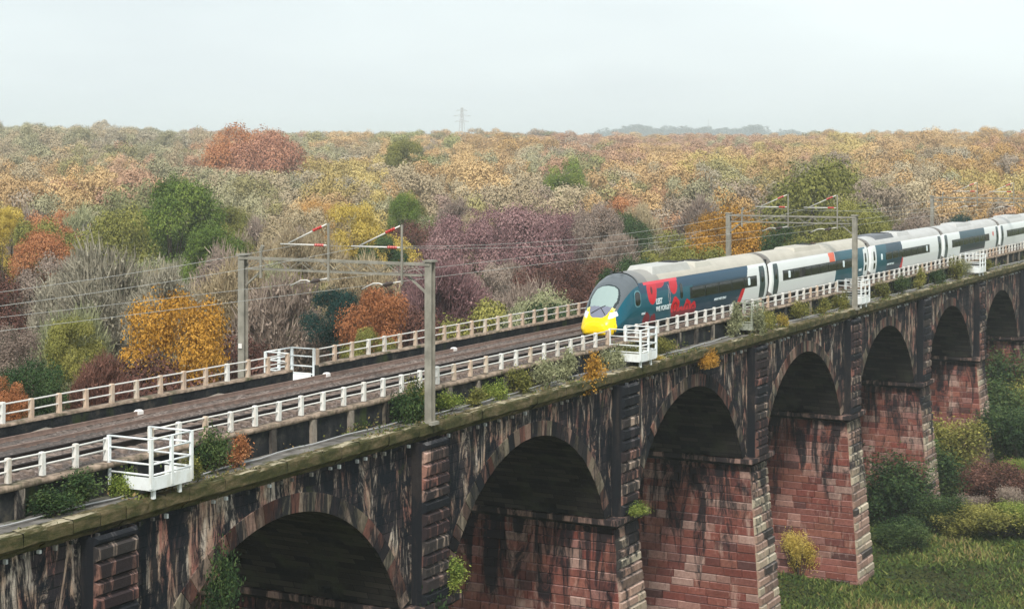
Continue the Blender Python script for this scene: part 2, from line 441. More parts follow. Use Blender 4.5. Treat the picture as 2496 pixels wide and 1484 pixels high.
def pilaster_mesh(seed, side):
    r = random.Random(seed); mb = MB(); z0, z1 = -7.27, -.24
    for s in (side,):
        yf = -.08 if s == 0 else W+.08; yb = .45 if s == 0 else W-.45; n = -1 if s == 0 else 1
        if s == 0: f = lambda a, z: (-1.05+a, yf, z)
        else: f = lambda a, z: (1.05-a, yf, z)
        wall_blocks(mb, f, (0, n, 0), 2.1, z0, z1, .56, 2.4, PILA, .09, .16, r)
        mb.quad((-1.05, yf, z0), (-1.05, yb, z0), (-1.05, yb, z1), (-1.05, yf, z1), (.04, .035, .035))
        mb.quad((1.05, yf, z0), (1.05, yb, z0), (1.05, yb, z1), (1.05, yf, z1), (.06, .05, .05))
    return mb.mesh('pilaster')
pm = [pier_mesh(s) for s in (11, 12, 13, 14)]; im = impost_mesh(); plm = [[pilaster_mesh(s, d) for s in (21, 22, 23)] for d in (0, 1)]
for i, u in enumerate(PIERS):
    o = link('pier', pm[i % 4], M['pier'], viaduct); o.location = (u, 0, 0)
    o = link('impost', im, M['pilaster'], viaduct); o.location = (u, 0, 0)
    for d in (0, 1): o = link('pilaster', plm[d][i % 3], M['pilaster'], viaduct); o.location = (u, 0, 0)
def bay_mesh(side):
    mb = MB(); n = 40; zt = -.22; y0, y1 = .45, W-.45
    for s, y in (((0, y0), (1, y1))[side],):
        for a, b in ((-P/2, -HS), (HS, P/2)):
            mb.quad((a, y, ZS), (b, y, ZS), (b, y, zt), (a, y, zt), uv=[(a, ZS), (b, ZS), (b, zt), (a, zt)])
        for i in range(n):
            a = -HS+2*HS*i/n; b = -HS+2*HS*(i+1)/n
            za = ZA+math.sqrt(RA*RA-a*a); zb = ZA+math.sqrt(RA*RA-b*b)
            mb.quad((a, y, za), (b, y, zb), (b, y, zt), (a, y, zt), uv=[(a, za), (b, zb), (b, zt), (a, zt)])
    return mb.mesh('spandrel_wall')
def barrel_mesh():
    mb = MB(); n = 40; y0, y1 = .45, W-.45; th0 = math.asin(HS/RA)
    for i in range(n):
        t0 = -th0+2*th0*i/n; t1 = -th0+2*th0*(i+1)/n
        a, za = RA*math.sin(t0), ZA+RA*math.cos(t0); b, zb = RA*math.sin(t1), ZA+RA*math.cos(t1)
        mb.quad((a, y0, za), (b, y0, zb), (b, y1, zb), (a, y1, za), uv=[(y0, t0*RA), (y0, t1*RA), (y1, t1*RA), (y1, t0*RA)])
    # the springer faces under the barrel, on top of each impost
    return mb.mesh('arch_barrel', True)
def ring_mesh(seed, side):
    r = random.Random(seed); mb = MB(); n = 39; th0 = math.asin(HS/RA)+.01; RO = RA+.72
    for s in (side,):
        y = .45 if s == 0 else W-.45; yo = y-.04 if s == 0 else y+.04
        for i in range(n):
            t0 = -th0+2*th0*i/n+.0022; t1 = -th0+2*th0*(i+1)/n-.0022
            c = r.choice(PILA+QUOIN[:2]); k = r.uniform(.2, .7); c = tuple(q*k for q in c)
            pt = lambda rr, t, yy: (rr*math.sin(t), yy, ZA+rr*math.cos(t))
            ri = RA-.02; dy = r.uniform(-.015, .015)
            mb.hexa([pt(ri, t0, y), pt(ri, t1, y), pt(RO, t1, y), pt(RO, t0, y), pt(ri, t0, yo+dy), pt(ri, t1, yo+dy), pt(RO-.01, t1, yo+dy), pt(RO-.01, t0, yo+dy)], c)
    return mb.mesh('arch_ring')
bm_, br_, rms = [bay_mesh(0), bay_mesh(1)], barrel_mesh(), [[ring_mesh(s, d) for s in (31, 32, 33)] for d in (0, 1)]
for i in range(len(PIERS)-1):
    u = (PIERS[i]+PIERS[i+1])/2
    for nm, m, mt in (('spandrel_wall', bm_[0], 'spandrel'), ('spandrel_wall', bm_[1], 'spandrel'), ('arch_barrel', br_, 'soffit'), ('arch_ring', rms[0][i % 3], 'ring'), ('arch_ring', rms[1][i % 3], 'ring')):
        o = link(nm, m, M[mt], viaduct); o.location = (u, 0, 0)

def strip(prof, u0, u1, step, jit, mat, name, seed=1, col=None, parent=viaduct, smooth=False):
    "profile (y,z) swept along the viaduct with an uneven weathered surface"
    r = np.random.RandomState(seed); n = int((u1-u0)/step)+1
    us = np.linspace(u0, u1, n); pr = np.array(prof)
    dense = []
    for a, b in zip(pr, pr[1:]):
        k = max(1, int(np.hypot(*(b-a))/.3))
        for i in range(k): dense.append(a+(b-a)*i/k)
    dense.append(pr[-1]); dn = np.array(dense); m = len(dn)
    Vv = np.zeros((n, m, 3)); Vv[:, :, 0] = us[:, None]
    low = np.interp(np.arange(n), np.arange(0, n+8, 7), r.uniform(-1, 1, len(np.arange(0, n+8, 7))))
    Vv[:, :, 1] = dn[None, :, 0] + r.uniform(-jit, jit, (n, m)); Vv[:, :, 2] = dn[None, :, 1] + r.uniform(-jit, jit, (n, m)) + low[:, None]*jit
    idx = np.arange(n*m).reshape(n, m)
    Ff = np.stack([idx[:-1, :-1], idx[1:, :-1], idx[1:, 1:], idx[:-1, 1:]], -1).reshape(-1, 4)
    return link(name, np_mesh(name, Vv.reshape(-1, 3), Ff, smooth=smooth), mat, parent)
def stones(prof, u0, u1, mat, name, seed, L=1.05):
    "moulded stones laid end to end, each a little out of line, open joints between"
    r = random.Random(seed); mb = MB(); u = u0; pr = [prof[0]]
    for a, b in zip(prof, prof[1:]):
        k = max(1, int(math.hypot(b[0]-a[0], b[1]-a[1])/.22))
        pr += [(a[0]+(b[0]-a[0])*i/k, a[1]+(b[1]-a[1])*i/k) for i in range(1, k+1)]
    while u < u1:
        l = L*r.uniform(.8, 1.25); dy, dz = r.uniform(-.02, .02), r.uniform(-.02, .02); n = 4
        rows = []
        for i in range(n+1):
            e = .022 if i in (0, n) else 0
            rows.append([(u+l*min(max(i/n, .008), .992), y+dy+r.uniform(-.014, .014)+(e if prof[0][0] < 5 else -e), z+dz+r.uniform(-.012, .012)-e) for y, z in pr])
        for A, B in zip(rows, rows[1:]):
            for j in range(len(pr)-1): mb.quad(A[j], B[j], B[j+1], A[j+1])
        u += l
    mb.build(name, mat, viaduct)
for s in (0, 1):
    f = (lambda y: y) if s == 0 else (lambda y: W-y)
    pr = [(.50, -.30), (.36, -.24), (.28, -.12), (.12, -.03), (.05, .02), (.0, .06), (-.015, .41), (.02, .49), (.50, .52)]
    stones([(f(y), z) for y, z in pr], U0, U1, M['cornice'], 'cornice', 5+s)
    strip([(f(.44), .50), (f(1.0), .46), (f(1.75), .46)], U0, U1, .5, .012, M['walk'], 'walkway', 8+s)
# dentils under the near cornice: a run of small pale corbels
def repeated(name, mat, items, first, kmax=100):
    "items: (u, box) ; the kmax nearest in view become parts of their own, the rest one piece"
    items = sorted(items, key=lambda q: q[0]); i0 = next(i for i, q in enumerate(items) if q[0] > first)
    rest = MB()
    for i, (u, bx, c) in enumerate(items):
        if i0 <= i < i0+kmax:
            m = MB(); m.box(*bx, c); m.build(name, mat, viaduct)
        else: rest.box(*bx, c)
    tag(rest.build(name+'_run', mat, viaduct), kind='stuff')
r = random.Random(9); u = U0+1; its = []
while u < 300:
    c = r.choice([(.30, .28, .26), (.14, .13, .12), (.05, .05, .05), (.05, .05, .05), (.45, .46, .47), (.66, .68, .70)])
    its.append((u, (u, u+.09, .32, .46, -.46+r.uniform(0, .06), -.30), c)); u += r.choice([.62, .72, .72, 1.3])
repeated('corbel', M['stoneattr'], its, 36)
# near parapet wall, its pilaster strips and coping
segs_near = [45.95, 86.4, 105.2, 127.2, 165.6, 206.4]      # refuges, centre
def gaps(lst, half):
    a = U0; res = []
    for c in lst: res.append((a, c-half)); a = c+half
    res.append((a, U1)); return res
its = []; r = random.Random(4); u = U0
ZW = 1.56
strip([(1.75, .44), (1.74, ZW)], U0, U1, .6, .015, M['parapet'], 'parapet_wall', 14)
while u < U1:
    c = r.choice([(.10, .09, .08), (.16, .14, .11), (.34, .30, .25), (.05, .05, .05)])
    its.append((u, (u, u+.34, 1.60, 1.742, .46, ZW-.14), c)); u += 2.72
repeated('parapet_strip', M['ring'], its, 34)
strip([(1.66, ZW-.13), (1.60, ZW-.11), (1.61, ZW+.05), (2.02, ZW+.06), (2.03, ZW-.15)], U0, U1, .35, .014, M['coping'], 'parapet_coping', 15)
# far parapet wall with the refuge opening
FZ = 2.03; REF_F = 66.25
for a, b in ((U0, REF_F-1.05), (REF_F+1.05, U1)):
    strip([(8.70, 1.1), (8.70, FZ)], a, b, .6, .012, M['parapet'], 'far_parapet_wall', 17)
    strip([(8.66, FZ-.04), (8.66, FZ+.05), (9.12, FZ+.06), (9.12, .46)], a, b, .4, .01, M['coping'], 'far_parapet_coping', 18)
mb = MB()
for x in (REF_F-1.05, REF_F+1.05):
    mb = MB(); mb.quad((x, 8.66, 1.0), (x, 9.12, 1.0), (x, 9.12, FZ+.05), (x, 8.66, FZ+.05)); mb.build('parapet_end', M['parapet'], viaduct)

# ballast bed, sleepers, rails, trough
TC = (3.55, 6.95); RT = 1.95
strip([(1.95, 1.50), (2.2, 1.60), (2.6, 1.735), (4.7, 1.735), (5.2, 1.64), (5.7, 1.69), (7.55, 1.66), (7.9, 1.35), (8.7, 1.15)], U0, U1, .22, .035, M['ballast'], 'ballast_bed', 20)
tag(bpy.data.objects['ballast_bed'])
def track(V, label):
    t = empty('railway_track', (U0, V, 1.74 if V < 5 else 1.60)); tag(t, label, 'railway track')
    for s in (-1, 1):
        mb = MB(); y = s*.752; Lr = U1-U0
        mb.box(0, Lr, y-.09, y+.09, .035, .07); mb.box(0, Lr, y-.03, y+.03, .07, .17); 
        o = mb.build('rail', M['railside' if V < 5 else 'railfar'], t)
        mb = MB(); mb.box(0, Lr, y-.036, y+.036, .17, .21); mb.build('rail_head', M['railtop' if V < 5 else 'railfar'], o)
    mb = MB(); u = .3
    while u < U1-U0: mb.box(u, u+.26, -1.25, 1.25, -.12, .012); u += .65
    tag(mb.build('sleeper_bed', M['sleeper'], t), kind='stuff')
track(TC[0], 'near railway track that the train runs on')
track(TC[1], 'empty railway track beside the dark far parapet')

# ------------------------------------------------------------------ railings
pw = MB(); pw.box(-.078, .078, -.085, .085, 0, .76); pw.hexa([(-.078,-.085,.76),(.078,-.085,.76),(.078,.085,.76),(-.078,.085,.76),(-.06,-.065,.79),(.06,-.065,.79),(.06,.065,.79),(-.06,.065,.79)])
postm = pw.mesh('post')
def railing(u0, u1, V, zb, mat_post, label, group, seed, edge0=True, edge1=True, maxposts=100):
    t = empty('railing', (u0, V, zb)); tag(t, label, 'railing', group)
    r = random.Random(seed); n = max(1, round((u1-u0)/1.5)); k = 0
    for i in range(n+1):
        o = bpy.data.objects.new('post', postm); COL.objects.link(o); o.parent = t
        if not postm.materials: postm.materials.append(M['white'])
        o.location = ((u1-u0)*i/n, 0, 0); o.scale = (1, 1, r.uniform(.96, 1.04)); o.rotation_euler = (r.uniform(-.02, .02), r.uniform(-.02, .02), 0)
        mt = M['white'] if (V < 5 and r.random() < .8) or r.random() < .25 else M['concrete']
        o.material_slots[0].link = 'OBJECT'; o.material_slots[0].material = mt
    for z in (.73, .36):
        mb = MB(); pts = [((u1-u0)*i/n, r.uniform(-.012, .012), z+r.uniform(-.012, .012)) for i in range(n+1)]
        mb.tube(pts, .034, 6); mb.build('handrail', M['railwhite'], t, True)
    return t
G1_, G2_ = 'white railings along the near edge of the viaduct', 'railings on the far parapet'
near = [(31.0, 44.85), (47.15, 85.2), (87.6, 104.0), (106.4, 126.0), (128.4, 164.4), (166.8, 205.2), (207.6, 262)]
nlab = ['white post railing at the lower left, before the first white refuge cage',
 'white post railing from the first refuge cage to the cage below the train nose',
 'white post railing beside the front carriage, right of the cage below the train nose',
 'white post railing in front of the second carriage, left of the middle mast',
 'white post railing in front of the third and fourth carriages',
 'white post railing in front of the rear carriages, right of the farthest cage in view',
 'last stretch of white post railing at the far right end']
for (a, b), lb, s in zip(near, nlab, range(40, 60)): railing(a, b, 1.82, ZW+.10, 'w', lb, G1_, s)
far = [(40.0, 65.1), (67.4, 190)]
railing(38.0, 65.1, 8.92, FZ+.05, 'c', 'far parapet railing of rusty beige posts, left of the far refuge cage', G2_, 71)
railing(67.5, 145.5, 8.92, FZ+.05, 'c', 'far parapet railing of rusty beige posts running right behind the train nose', G2_, 72)

# ------------------------------------------------------------------ refuge cages
def cage(uc, s, label, group, Vin, Vout, zf, ztop, legs=True, half=1.06, cm='cagewhite'):
    t = empty('refuge_cage', (uc, Vout, zf)); tag(t, label, 'refuge cage', group)
    y1 = (Vin-Vout); rg_ = random.Random(int(uc))
    ymin, ymax = min(0, y1), max(0, y1)
    if legs: ymax = 1.2
    mb = MB(); mb.box(-half, half, ymin, ymax, -.04, .03); mb.build('platform', M[cm], t)
    mb = MB(); d = .03 if y1 > 0 else -.03
    mb.box(-half, half, min(-d, 0), max(-d, 0)+.0, -.08, .36)
    mb.box(-half-.03, -half, ymin+.0, ymax, -.08, .36); mb.box(half, half+.03, ymin, ymax, -.08, .36)
    mb.build('kickboard', M[cm], t)
    H = ztop-zf
    for x, y in ((-half, 0), (half, 0), (0, 0), (-half, y1), (half, y1)):
        mb = MB(); mb.box(x-.06, x+.06, y-.05, y+.05, -.02, H+.02); mb.build('post', M[cm], t)
    for z in (H, H-.38, H-.85, H-1.22):
        for a, b in (((-half, 0), (half, 0)), ((-half, y1), (-half, 0)), ((half, y1), (half, 0))):
            mb = MB(); mb.tube([(a[0], a[1], z), (b[0], b[1], z)], .035, 6); mb.build('guard_rail', M[cm], t, True)
    if legs:
        for x, y in ((-half+.25, .12), (half-.5, .12)):
            mb = MB(); mb.box(x-.06, x+.06, y-.06+.0, y+.06, .46-zf, -.04); mb.build('leg', M[cm], t)
CG = 'white refuge cages hung on the near side of the viaduct'
clab = ['white refuge cage with box platform at lower left, largest of the refuge cages',
 'white refuge cage just below the nose of the train',
 'overgrown refuge cage below the front carriage, hidden in bushes',
 'white refuge cage beside the foot of the middle mast',
 'white refuge cage at right below the fourth carriage, farthest in view',
 'white refuge cage past the right end of the visible train']
for i, (u, lb) in enumerate(zip(segs_near, clab)): cage(u, 0, lb, CG, 1.75, -.12 if i != 2 else .45, .86, 2.52, cm='cagemoss' if i == 2 else 'cagewhite')
cage(REF_F, 1, 'white refuge cage set in a gap of the far parapet', 'refuge cages on the far parapet', 8.95, 10.25, 1.30, 2.84, False)

# ------------------------------------------------------------------ overhead line gantries
ZB_ = 7.38
def hbeam(mb, x, y, z0, z1, w=.17, tf=.035):
    mb.box(x-w, x-w+tf, y-w, y+w, z0, z1); mb.box(x+w-tf, x+w, y-w, y+w, z0, z1); mb.box(x-w+tf, x+w-tf, y-.03, y+.03, z0, z1)
def gantry(u, label):
    t = empty('overhead_line_gantry', (u, 0, .5)); tag(t, label, 'gantry', 'overhead line gantries spanning the tracks')
    z = lambda h: h-.5
    for y in (.12, W-.12):
        mb = MB(); hbeam(mb, 0, y, z(.35), z(ZB_+.12)); mb.box(-.3, .3, y-.3, y+.3, z(.42), z(.56)); o = mb.build('mast', M['post'], t)
        mb = MB(); mb.box(-.24, .24, y-.24, y+.24, z(ZB_+.12), z(ZB_+.2)); mb.build('mast_cap', M['post'], o)
        if y > 5: mb = MB(); mb.box(-.23, -.2, y-.10, y+.10, z(3.2), z(3.42)); mb.build('sign_plate', M['marker'], o)
    mb = MB(); y0, y1 = .12, W-.12
    for xx in (-.16, .16):
        mb.box(xx-.05, xx+.05, y0-.1, y1+.1, z(ZB_-.05), z(ZB_+.06)); mb.box(xx-.04, xx+.04, y0+.3, y1-.3, z(ZB_-.52), z(ZB_-.44))
        n = 16
        for i in range(n):
            a = y0+.3+(y1-y0-.6)*i/n; b = y0+.3+(y1-y0-.6)*(i+1)/n
            p, q = (z(ZB_-.44), z(ZB_-.05)) if i % 2 == 0 else (z(ZB_-.05), z(ZB_-.44))
            mb.tube([(xx, a, p), (xx, b, q)], .018, 4)
    for i in range(9):
        a = y0+.3+(y1-y0-.6)*i/8
        mb.tube([(-.16, a, z(ZB_)), (.16, a, z(ZB_))], .02, 4); mb.tube([(-.16, a, z(ZB_-.48)), (.16, a, z(ZB_-.48))], .02, 4)
    mb.build('beam', M['post'], t)
    for y, s in ((y0, 1), (y1, -1)):
        mb = MB(); mb.tube([(0, y+s*.18, z(ZB_-1.25)), (0, y+s*1.15, z(ZB_-.5))], .06, 4); mb.build('knee_brace', M['post'], t)
    for yp, reach in ((5.3, 2.3), (1.4, 2.3)):
        mb = MB(); mb.box(-.295, -.225, yp-.04, yp+.04, z(6.5), z(9.1)); mb.build('drop_post', M['post'], t)
        ye = yp+reach; x = -.26
        a = empty('cantilever', (0, 0, 0)); a.parent = t
        COL.objects.unlink(a); bpy.data.objects.remove(a)
        mb = MB(); mb.tube([(x, yp+.1, z(8.10)), (x, ye+.35, z(8.10))], .035, 6)
        mb.tube([(x, yp+.1, z(9.05)), (x, ye-.1, z(8.14))], .035, 6); c = mb.build('cantilever_arm', M['railwhite'], t, True)
        for p, q in (((yp+.25, 8.10), (yp+.75, 8.10)), ((yp+.35, 8.94), (yp+.85, 8.74))):
            mb = MB(); pts = []; rr = []
            for i in range(9):
                k = i/8; pts.append((x, p[0]+(q[0]-p[0])*k, z(p[1]+(q[1]-p[1])*k))); rr.append(.045 if i % 2 == 0 else .08)
            mb.tube(pts, rr, 8); mb.build('insulator', M['redins'], c)
        # registration arm that steadies the contact wire
        mb = MB(); mb.tube([(x, yp+.05 if yp > 3 else yp+.05, z(6.62)), (x, yp+.55, z(6.52))], .03, 6)
        mb.tube([(x, yp+.95, z(6.42)), (x, yp+1.2, z(6.50)), (x, yp+1.5, z(6.48)), (x, ye-.2, z(6.20))], .03, 6)
        c = mb.build('registration_arm', M['railwhite'], t, True)
        mb = MB(); mb.tube([(x, yp+.45, z(6.54)), (x, yp+.6, z(6.5)), (x, yp+.8, z(6.46)), (x, yp+.98, z(6.42))], [.05, .10, .10, .05], 8); mb.build('insulator', M['darkins'], c)
    mb = MB(); mb.box(-.29, -.21, 9.02, 9.12, z(6.5), z(7.8)); mb.tube([(-.25, 9.07, z(7.75)), (-.25, 8.95, z(8.0))], .09, 6); mb.build('drop_post', M['post'], t)
GU = [63.5, 125.3, 186.7, 248.0]
glab = ['nearest overhead line gantry, two tall posts and a beam over the empty tracks',
 'overhead line gantry over the second carriage, middle of those in view',
 'overhead line gantry over the rear carriages at the right edge', 'farthest overhead line gantry beyond the right edge']
for u, lb in zip(GU, glab): gantry(u, lb)
spans = [2.2] + GU
def wires(V, side):
    for kind, lab in (('messenger', 'upper sagging'), ('contact', 'lower level')):
        mb = MB()
        for a, b in zip(spans, spans[1:]):
            n = 14; pts = []
            for i in range(n+1):
                k = i/n
                z = 8.05-4*1.0*k*(1-k) if kind == 'messenger' else 6.30
                pts.append((a+(b-a)*k, V, z))
            mb.tube(pts, .012, 4, caps=False)
        tag(mb.build('overhead_wire', M['wire']), f'{lab} overhead wire above the {side} track', 'wire', 'overhead line wires')
wires(3.75, 'near'); wires(7.25, 'far')
# signal cable lying along the near walkway
mb = MB(); r = random.Random(2)
mb.tube([(U0+i*1.2, 1.15+.18*math.sin(i*.31)+r.uniform(-.03, .03), .52+.05*abs(math.sin(i*.9))) for i in range(int(240/1.2))], .03, 5)
tag(mb.build('cable', M['galv']), 'grey cable lying loosely along the near walkway', 'cable')
# cable trough and marker blocks beside the far parapet
mb = MB(); r = random.Random(5); u = 30
mb.box(U0, 250, 8.25, 8.60, 1.18, 1.34); 
tag(mb.build('cable_trough', M['parapet']), 'low concrete cable trough at the foot of the far parapet', 'cable trough')
for px, py in ((338, 1012), (796, 921), (1106, 857)):
    u = u_at(px, 7.75); mb = MB(); mb.box(-.16, .16, -.12, .12, 0, .30); mb.hexa([(-.16,-.12,.30),(.16,-.12,.30),(.16,.12,.30),(-.16,.12,.30),(-.1,-.07,.36),(.1,-.07,.36),(.1,.07,.36),(-.1,.07,.36)])
    o = mb.build('marker_block', M['marker']); o.location = (u, 7.75, 1.50)
    tag(o, {338: 'small white marker block on the ballast at far left', 796: 'small white marker block on the ballast right of the far refuge cage', 1106: 'small white marker block on the ballast right of the tall near mast'}[px], 'marker block', 'white marker blocks')
for px in (95, 520):
    u = u_at(px, 8.4); mb = MB(); mb.hexa([(-.5,-.25,0),(.5,-.25,0),(.5,.25,0),(-.5,.25,0),(-.35,-.2,.42),(.45,-.2,.5),(.45,.2,.5),(-.35,.2,.42)])
    o = mb.build('concrete_chamber', M['trough']); o.location = (u, 8.30, 1.22)
    tag(o, 'grey concrete cable chamber by the far parapet, ' + ('at the far left' if px == 95 else 'left of the nearest gantry'), 'cable chamber', 'concrete cable chambers')
# ------------------------------------------------------------------ train
SEC = [(0, .06), (.75, .06), (1.12, .10), (1.22, .35), (1.31, .85), (1.36, 1.25), (1.345, 1.7), (1.30, 2.15), (1.24, 2.5), (1.16, 2.72), (1.0, 2.96), (.78, 3.14), (.45, 3.28), (0, 3.34)]
def densify(p, step):
    res = []
    for a, b in zip(p, p[1:]):
        k = max(1, int(math.hypot(b[0]-a[0], b[1]-a[1])/step))
        for i in range(k): res.append((a[0]+(b[0]-a[0])*i/k, a[1]+(b[1]-a[1])*i/k))
    res.append(p[-1]); return res
def half_section(step=.055):
    d = np.array(densify(SEC, step))
    for _ in range(3):
        q = d.copy(); q[1:-1] = (d[:-2]+2*d[1:-1]+d[2:])/4; d = q
    return d
HSEC = half_section()
RING = np.vstack([np.stack([-HSEC[:, 0], HSEC[:, 1]], 1), np.stack([HSEC[::-1, 0][1:], HSEC[::-1, 1][1:]], 1)])   # near side (negative y) first
def side_v(z):
    "half width of the body side at height z"
    zz = HSEC[:, 1]; i = np.searchsorted(zz, z); i = min(max(i, 1), len(zz)-1)
    a, b = HSEC[i-1], HSEC[i]; t_ = (z-a[1])/max(1e-6, b[1]-a[1])
    return a[0]+(b[0]-a[0])*t_
TEAL = (.001, .085, .13); NAVY = (.006, .022, .045); RED = (.62, .004, .022); DRED = (.20, .003, .018)
WHITE = (.74, .77, .77); BAND = (.004, .006, .007); ORANGE = (.80, .12, .04); CREAM = (.46, .43, .37); GREYR = (.46, .46, .455); YEL = (.90, .62, .005)
NOSE_S = [-.16, 0, .12, .3, .55, .85, 1.2, 1.6, 2.1, 2.7, 3.4, 4.2, 5.0]
NOSE_W = [.46, .62, .70, .765, .825, .88, .915, .945, .968, .985, .995, 1, 1]
NOSE_H = [.62, .76, .88, 1.04, 1.25, 1.52, 1.83, 2.16, 2.52, 2.85, 3.11, 3.28, 3.34]
NOSE_B = [.12, -.04, -.08, -.08, -.08, -.06, -.04, -.01, .04, .06, .06, .06, .06]
NSH, NSC = 1.80, .74
def nose_ring(s):
    s = (s-NSH)/NSC
    f = np.interp(s, NOSE_S, NOSE_W); h = np.interp(s, NOSE_S, NOSE_H); b = np.interp(s, NOSE_S, NOSE_B)
    r = RING.copy(); zt = (RING[:, 1]-.06)/3.28
    tap = 1 - .22*np.clip(1-s/2.6, 0, 1)*np.clip((zt-.35)/.65, 0, 1)
    r[:, 0] = RING[:, 0]*f*tap
    r[:, 1] = b + zt*(h-b)
    return r
def ell(s, z, cs, cz, rs, rz, k=2): return abs((s-cs)/rs)**k + abs((z-cz)/rz)**k < 1
def d_(s, z, cs, cz): return math.hypot(s-cs, z-cz)
def poppy(s, z, cs, cz, r):
    a = math.atan2(z-cz, s-cs); d = math.hypot(s-cs, z-cz)
    return d < r*(1+.06*math.sin(5*a+cs*3))
def col_front(s, v, z, zt):
    if zt > 2.72:
        if s < 5.2: return (.10, .115, .13)
        if s < 8.2: return (.30, .29, .27) if s > 6.4 else (.20, .20, .20)
        return CREAM
    if 5.7 < s < 10.7 and zt > 2.5 and z > 2.55: return (.70, .05, .08)  # brighter red along the roof curve, its reflected light painted in
    # paper poppies painted on the side
    if ell(s, z, 6.75, 2.25, .70-.0*z, .88): return (.12, .002, .01) if ell(s, z, 6.7, 2.2, .14, .24) else RED
    if ell(s, z, 7.75, 2.6, .95, .36): return (.50, .006, .03)
    if ell(s, z, 10.0, 2.35, .60, .60): return RED
    for cs, cz, rr in ((10.2, .90, .66), (12.1, .72, .56), (13.1, .60, .48), (11.1, .42, .50), (6.0, .45, .50), (7.0, .38, .42)):
        if poppy(s, z, cs, cz, rr): return RED if (z > .62 and cs > 9 and not (abs(d_(s, z, cs, cz)-rr*.45) < .06)) else DRED
    if abs(s - (9.15+.28*math.sin((z-1)*2.2))) < .045 and .9 < z < 2.4: return (.42, .22, .26)
    if abs(s - (9.35-.20*math.sin((z-1)*2.2))) < .03 and .9 < z < 2.2: return (.30, .26, .26)
    edge = 21.55 + (z-.4)*.60
    if s > edge-.9 and s < edge and z < 1.25 and poppy(s, z, edge-.1, .75, .62): return RED
    if 12.5 < s < 24.35 and 1.27 < z < 2.0: return BAND
    if s > edge: return WHITE
    if s > 5.0 and z > 2.1: return (.003, .050, .105)
    return TEAL if s < 13 else (.001, .034, .070)
def col_std(k, Lc):
    def f(s, v, z, zt):
        if zt > 2.74: return CREAM if k == 2 else GREYR
        if zt > 2.64: return (.50, .48, .47)
        if k == 2:
            if 14.4 < s < 22.4:
                return BAND if 1.25 < z < 2.0 and s < 19 else TEAL
            if 12.9+.3*(2.6-z) < s < 14.4 and z > 2.0: return ORANGE
            if 2.3 < s < 15 and 1.27 < z < 2.0: return BAND
            return WHITE
        if k == 3:
            if 1.6 < s < 9.6-.1*(z): 
                if poppy(s, z, 9.6, .6, .7): return RED
                return TEAL if s < 4.6 else (.001, .034, .070)
            if 9.4 < s < 18.4 and 1.27 < z < 2.0: return BAND
            return WHITE
        if k == 4:
            if 6.3 < s < 16.6 and .55 < z: return NAVY if z < 2.0 else (.004, .05, .08)
            if 3.0 < s < 18.6 and 1.27 < z < 2.0: return BAND
            if ell(s, z, 20.3, 1.9, .3, .25): return (.6, .05, .03)
            return WHITE
        if 3.0 < s < 20 and 1.27 < z < 2.0: return BAND
        return WHITE
    return f
def shell(car, ss, ringf, colf, x0, nose=False):
    rings = [ringf(s) for s in ss]; m = len(rings[0]); n = len(ss)
    V = np.zeros((n, m, 3))
    for i, s in enumerate(ss): V[i, :, 0] = s; V[i, :, 1:] = rings[i]
    parts = {}
    for i in range(n-1):
        sc = (ss[i]+ss[i+1])/2
        for j in range(m-1):
            v = (V[i, j, 1]+V[i+1, j+1, 1])/2; z = (V[i, j, 2]+V[i+1, j+1, 2])/2; zt = (RING[j, 1]+RING[j+1, 1])/2
            name, mat = ('roof', 'roof') if zt > 2.66 else ('body_shell', 'paint')
            if zt < .22 and not nose or zt < .12: c = (.015, .015, .016); name = 'body_shell'; mat = 'paint'
            else: c = colf(sc, v, z, zt)
            if nose:
                q = (sc-NSH)/NSC
                hw = .50+.32*min(1, max(0, q)/1.5)
                up = zt > 2.25
                in_w = up and abs((q-1.25)/1.08)**3.2 + abs(v/hw)**3.6 < 1
                rim = up and abs((q-1.22)/1.22)**3 + abs(v/(hw+.13))**3.2 < 1
                lamp_ = abs(v) > .66 and .80+.25*q < z < 1.02+.28*q and .10 < q < .98
                if in_w: name, mat = ('windscreen', 'screen') if q > .86+.18*abs(v) else ('windscreen_panel', 'screenlow')
                elif lamp_: name, mat = 'headlight'+(' ' if v > 0 else ''), 'lamp'
                elif rim and q > 1.0: name, mat, c = 'body_shell', 'paint', (.02, .03, .035)
                elif q < .60+.35*min(1, max(0, z-.6)): name, mat, c = 'front_panel', 'paint', YEL
                elif up and q < 1.05 and abs(v) < hw+.16: name, mat, c = 'front_panel', 'paint', (.78, .70, .20)
                elif zt > 2.62 or (up and q > 2.0 and abs(v) < hw+.2): name, mat, c = 'body_shell', 'paint', (.10, .115, .13)
                else: name, mat, c = 'body_shell', 'paint', TEAL if sc < 4.9 else c
            parts.setdefault((name, mat), []).append(((i, j), c))
    for (name, mat), lst in parts.items():
        idx = np.arange(n*m).reshape(n, m)
        ij = np.array([a for a, _ in lst]); cols = np.array([c for _, c in lst])
        i, j = ij[:, 0], ij[:, 1]
        F = np.stack([idx[i, j], idx[i, j+1], idx[i+1, j+1], idx[i+1, j]], 1)
        used, inv = np.unique(F, return_inverse=True)
        me = np_mesh(name, V.reshape(-1, 3)[used], inv.reshape(F.shape), cols, smooth=True)
        link(name.strip(), me, M[mat], car)
    return V
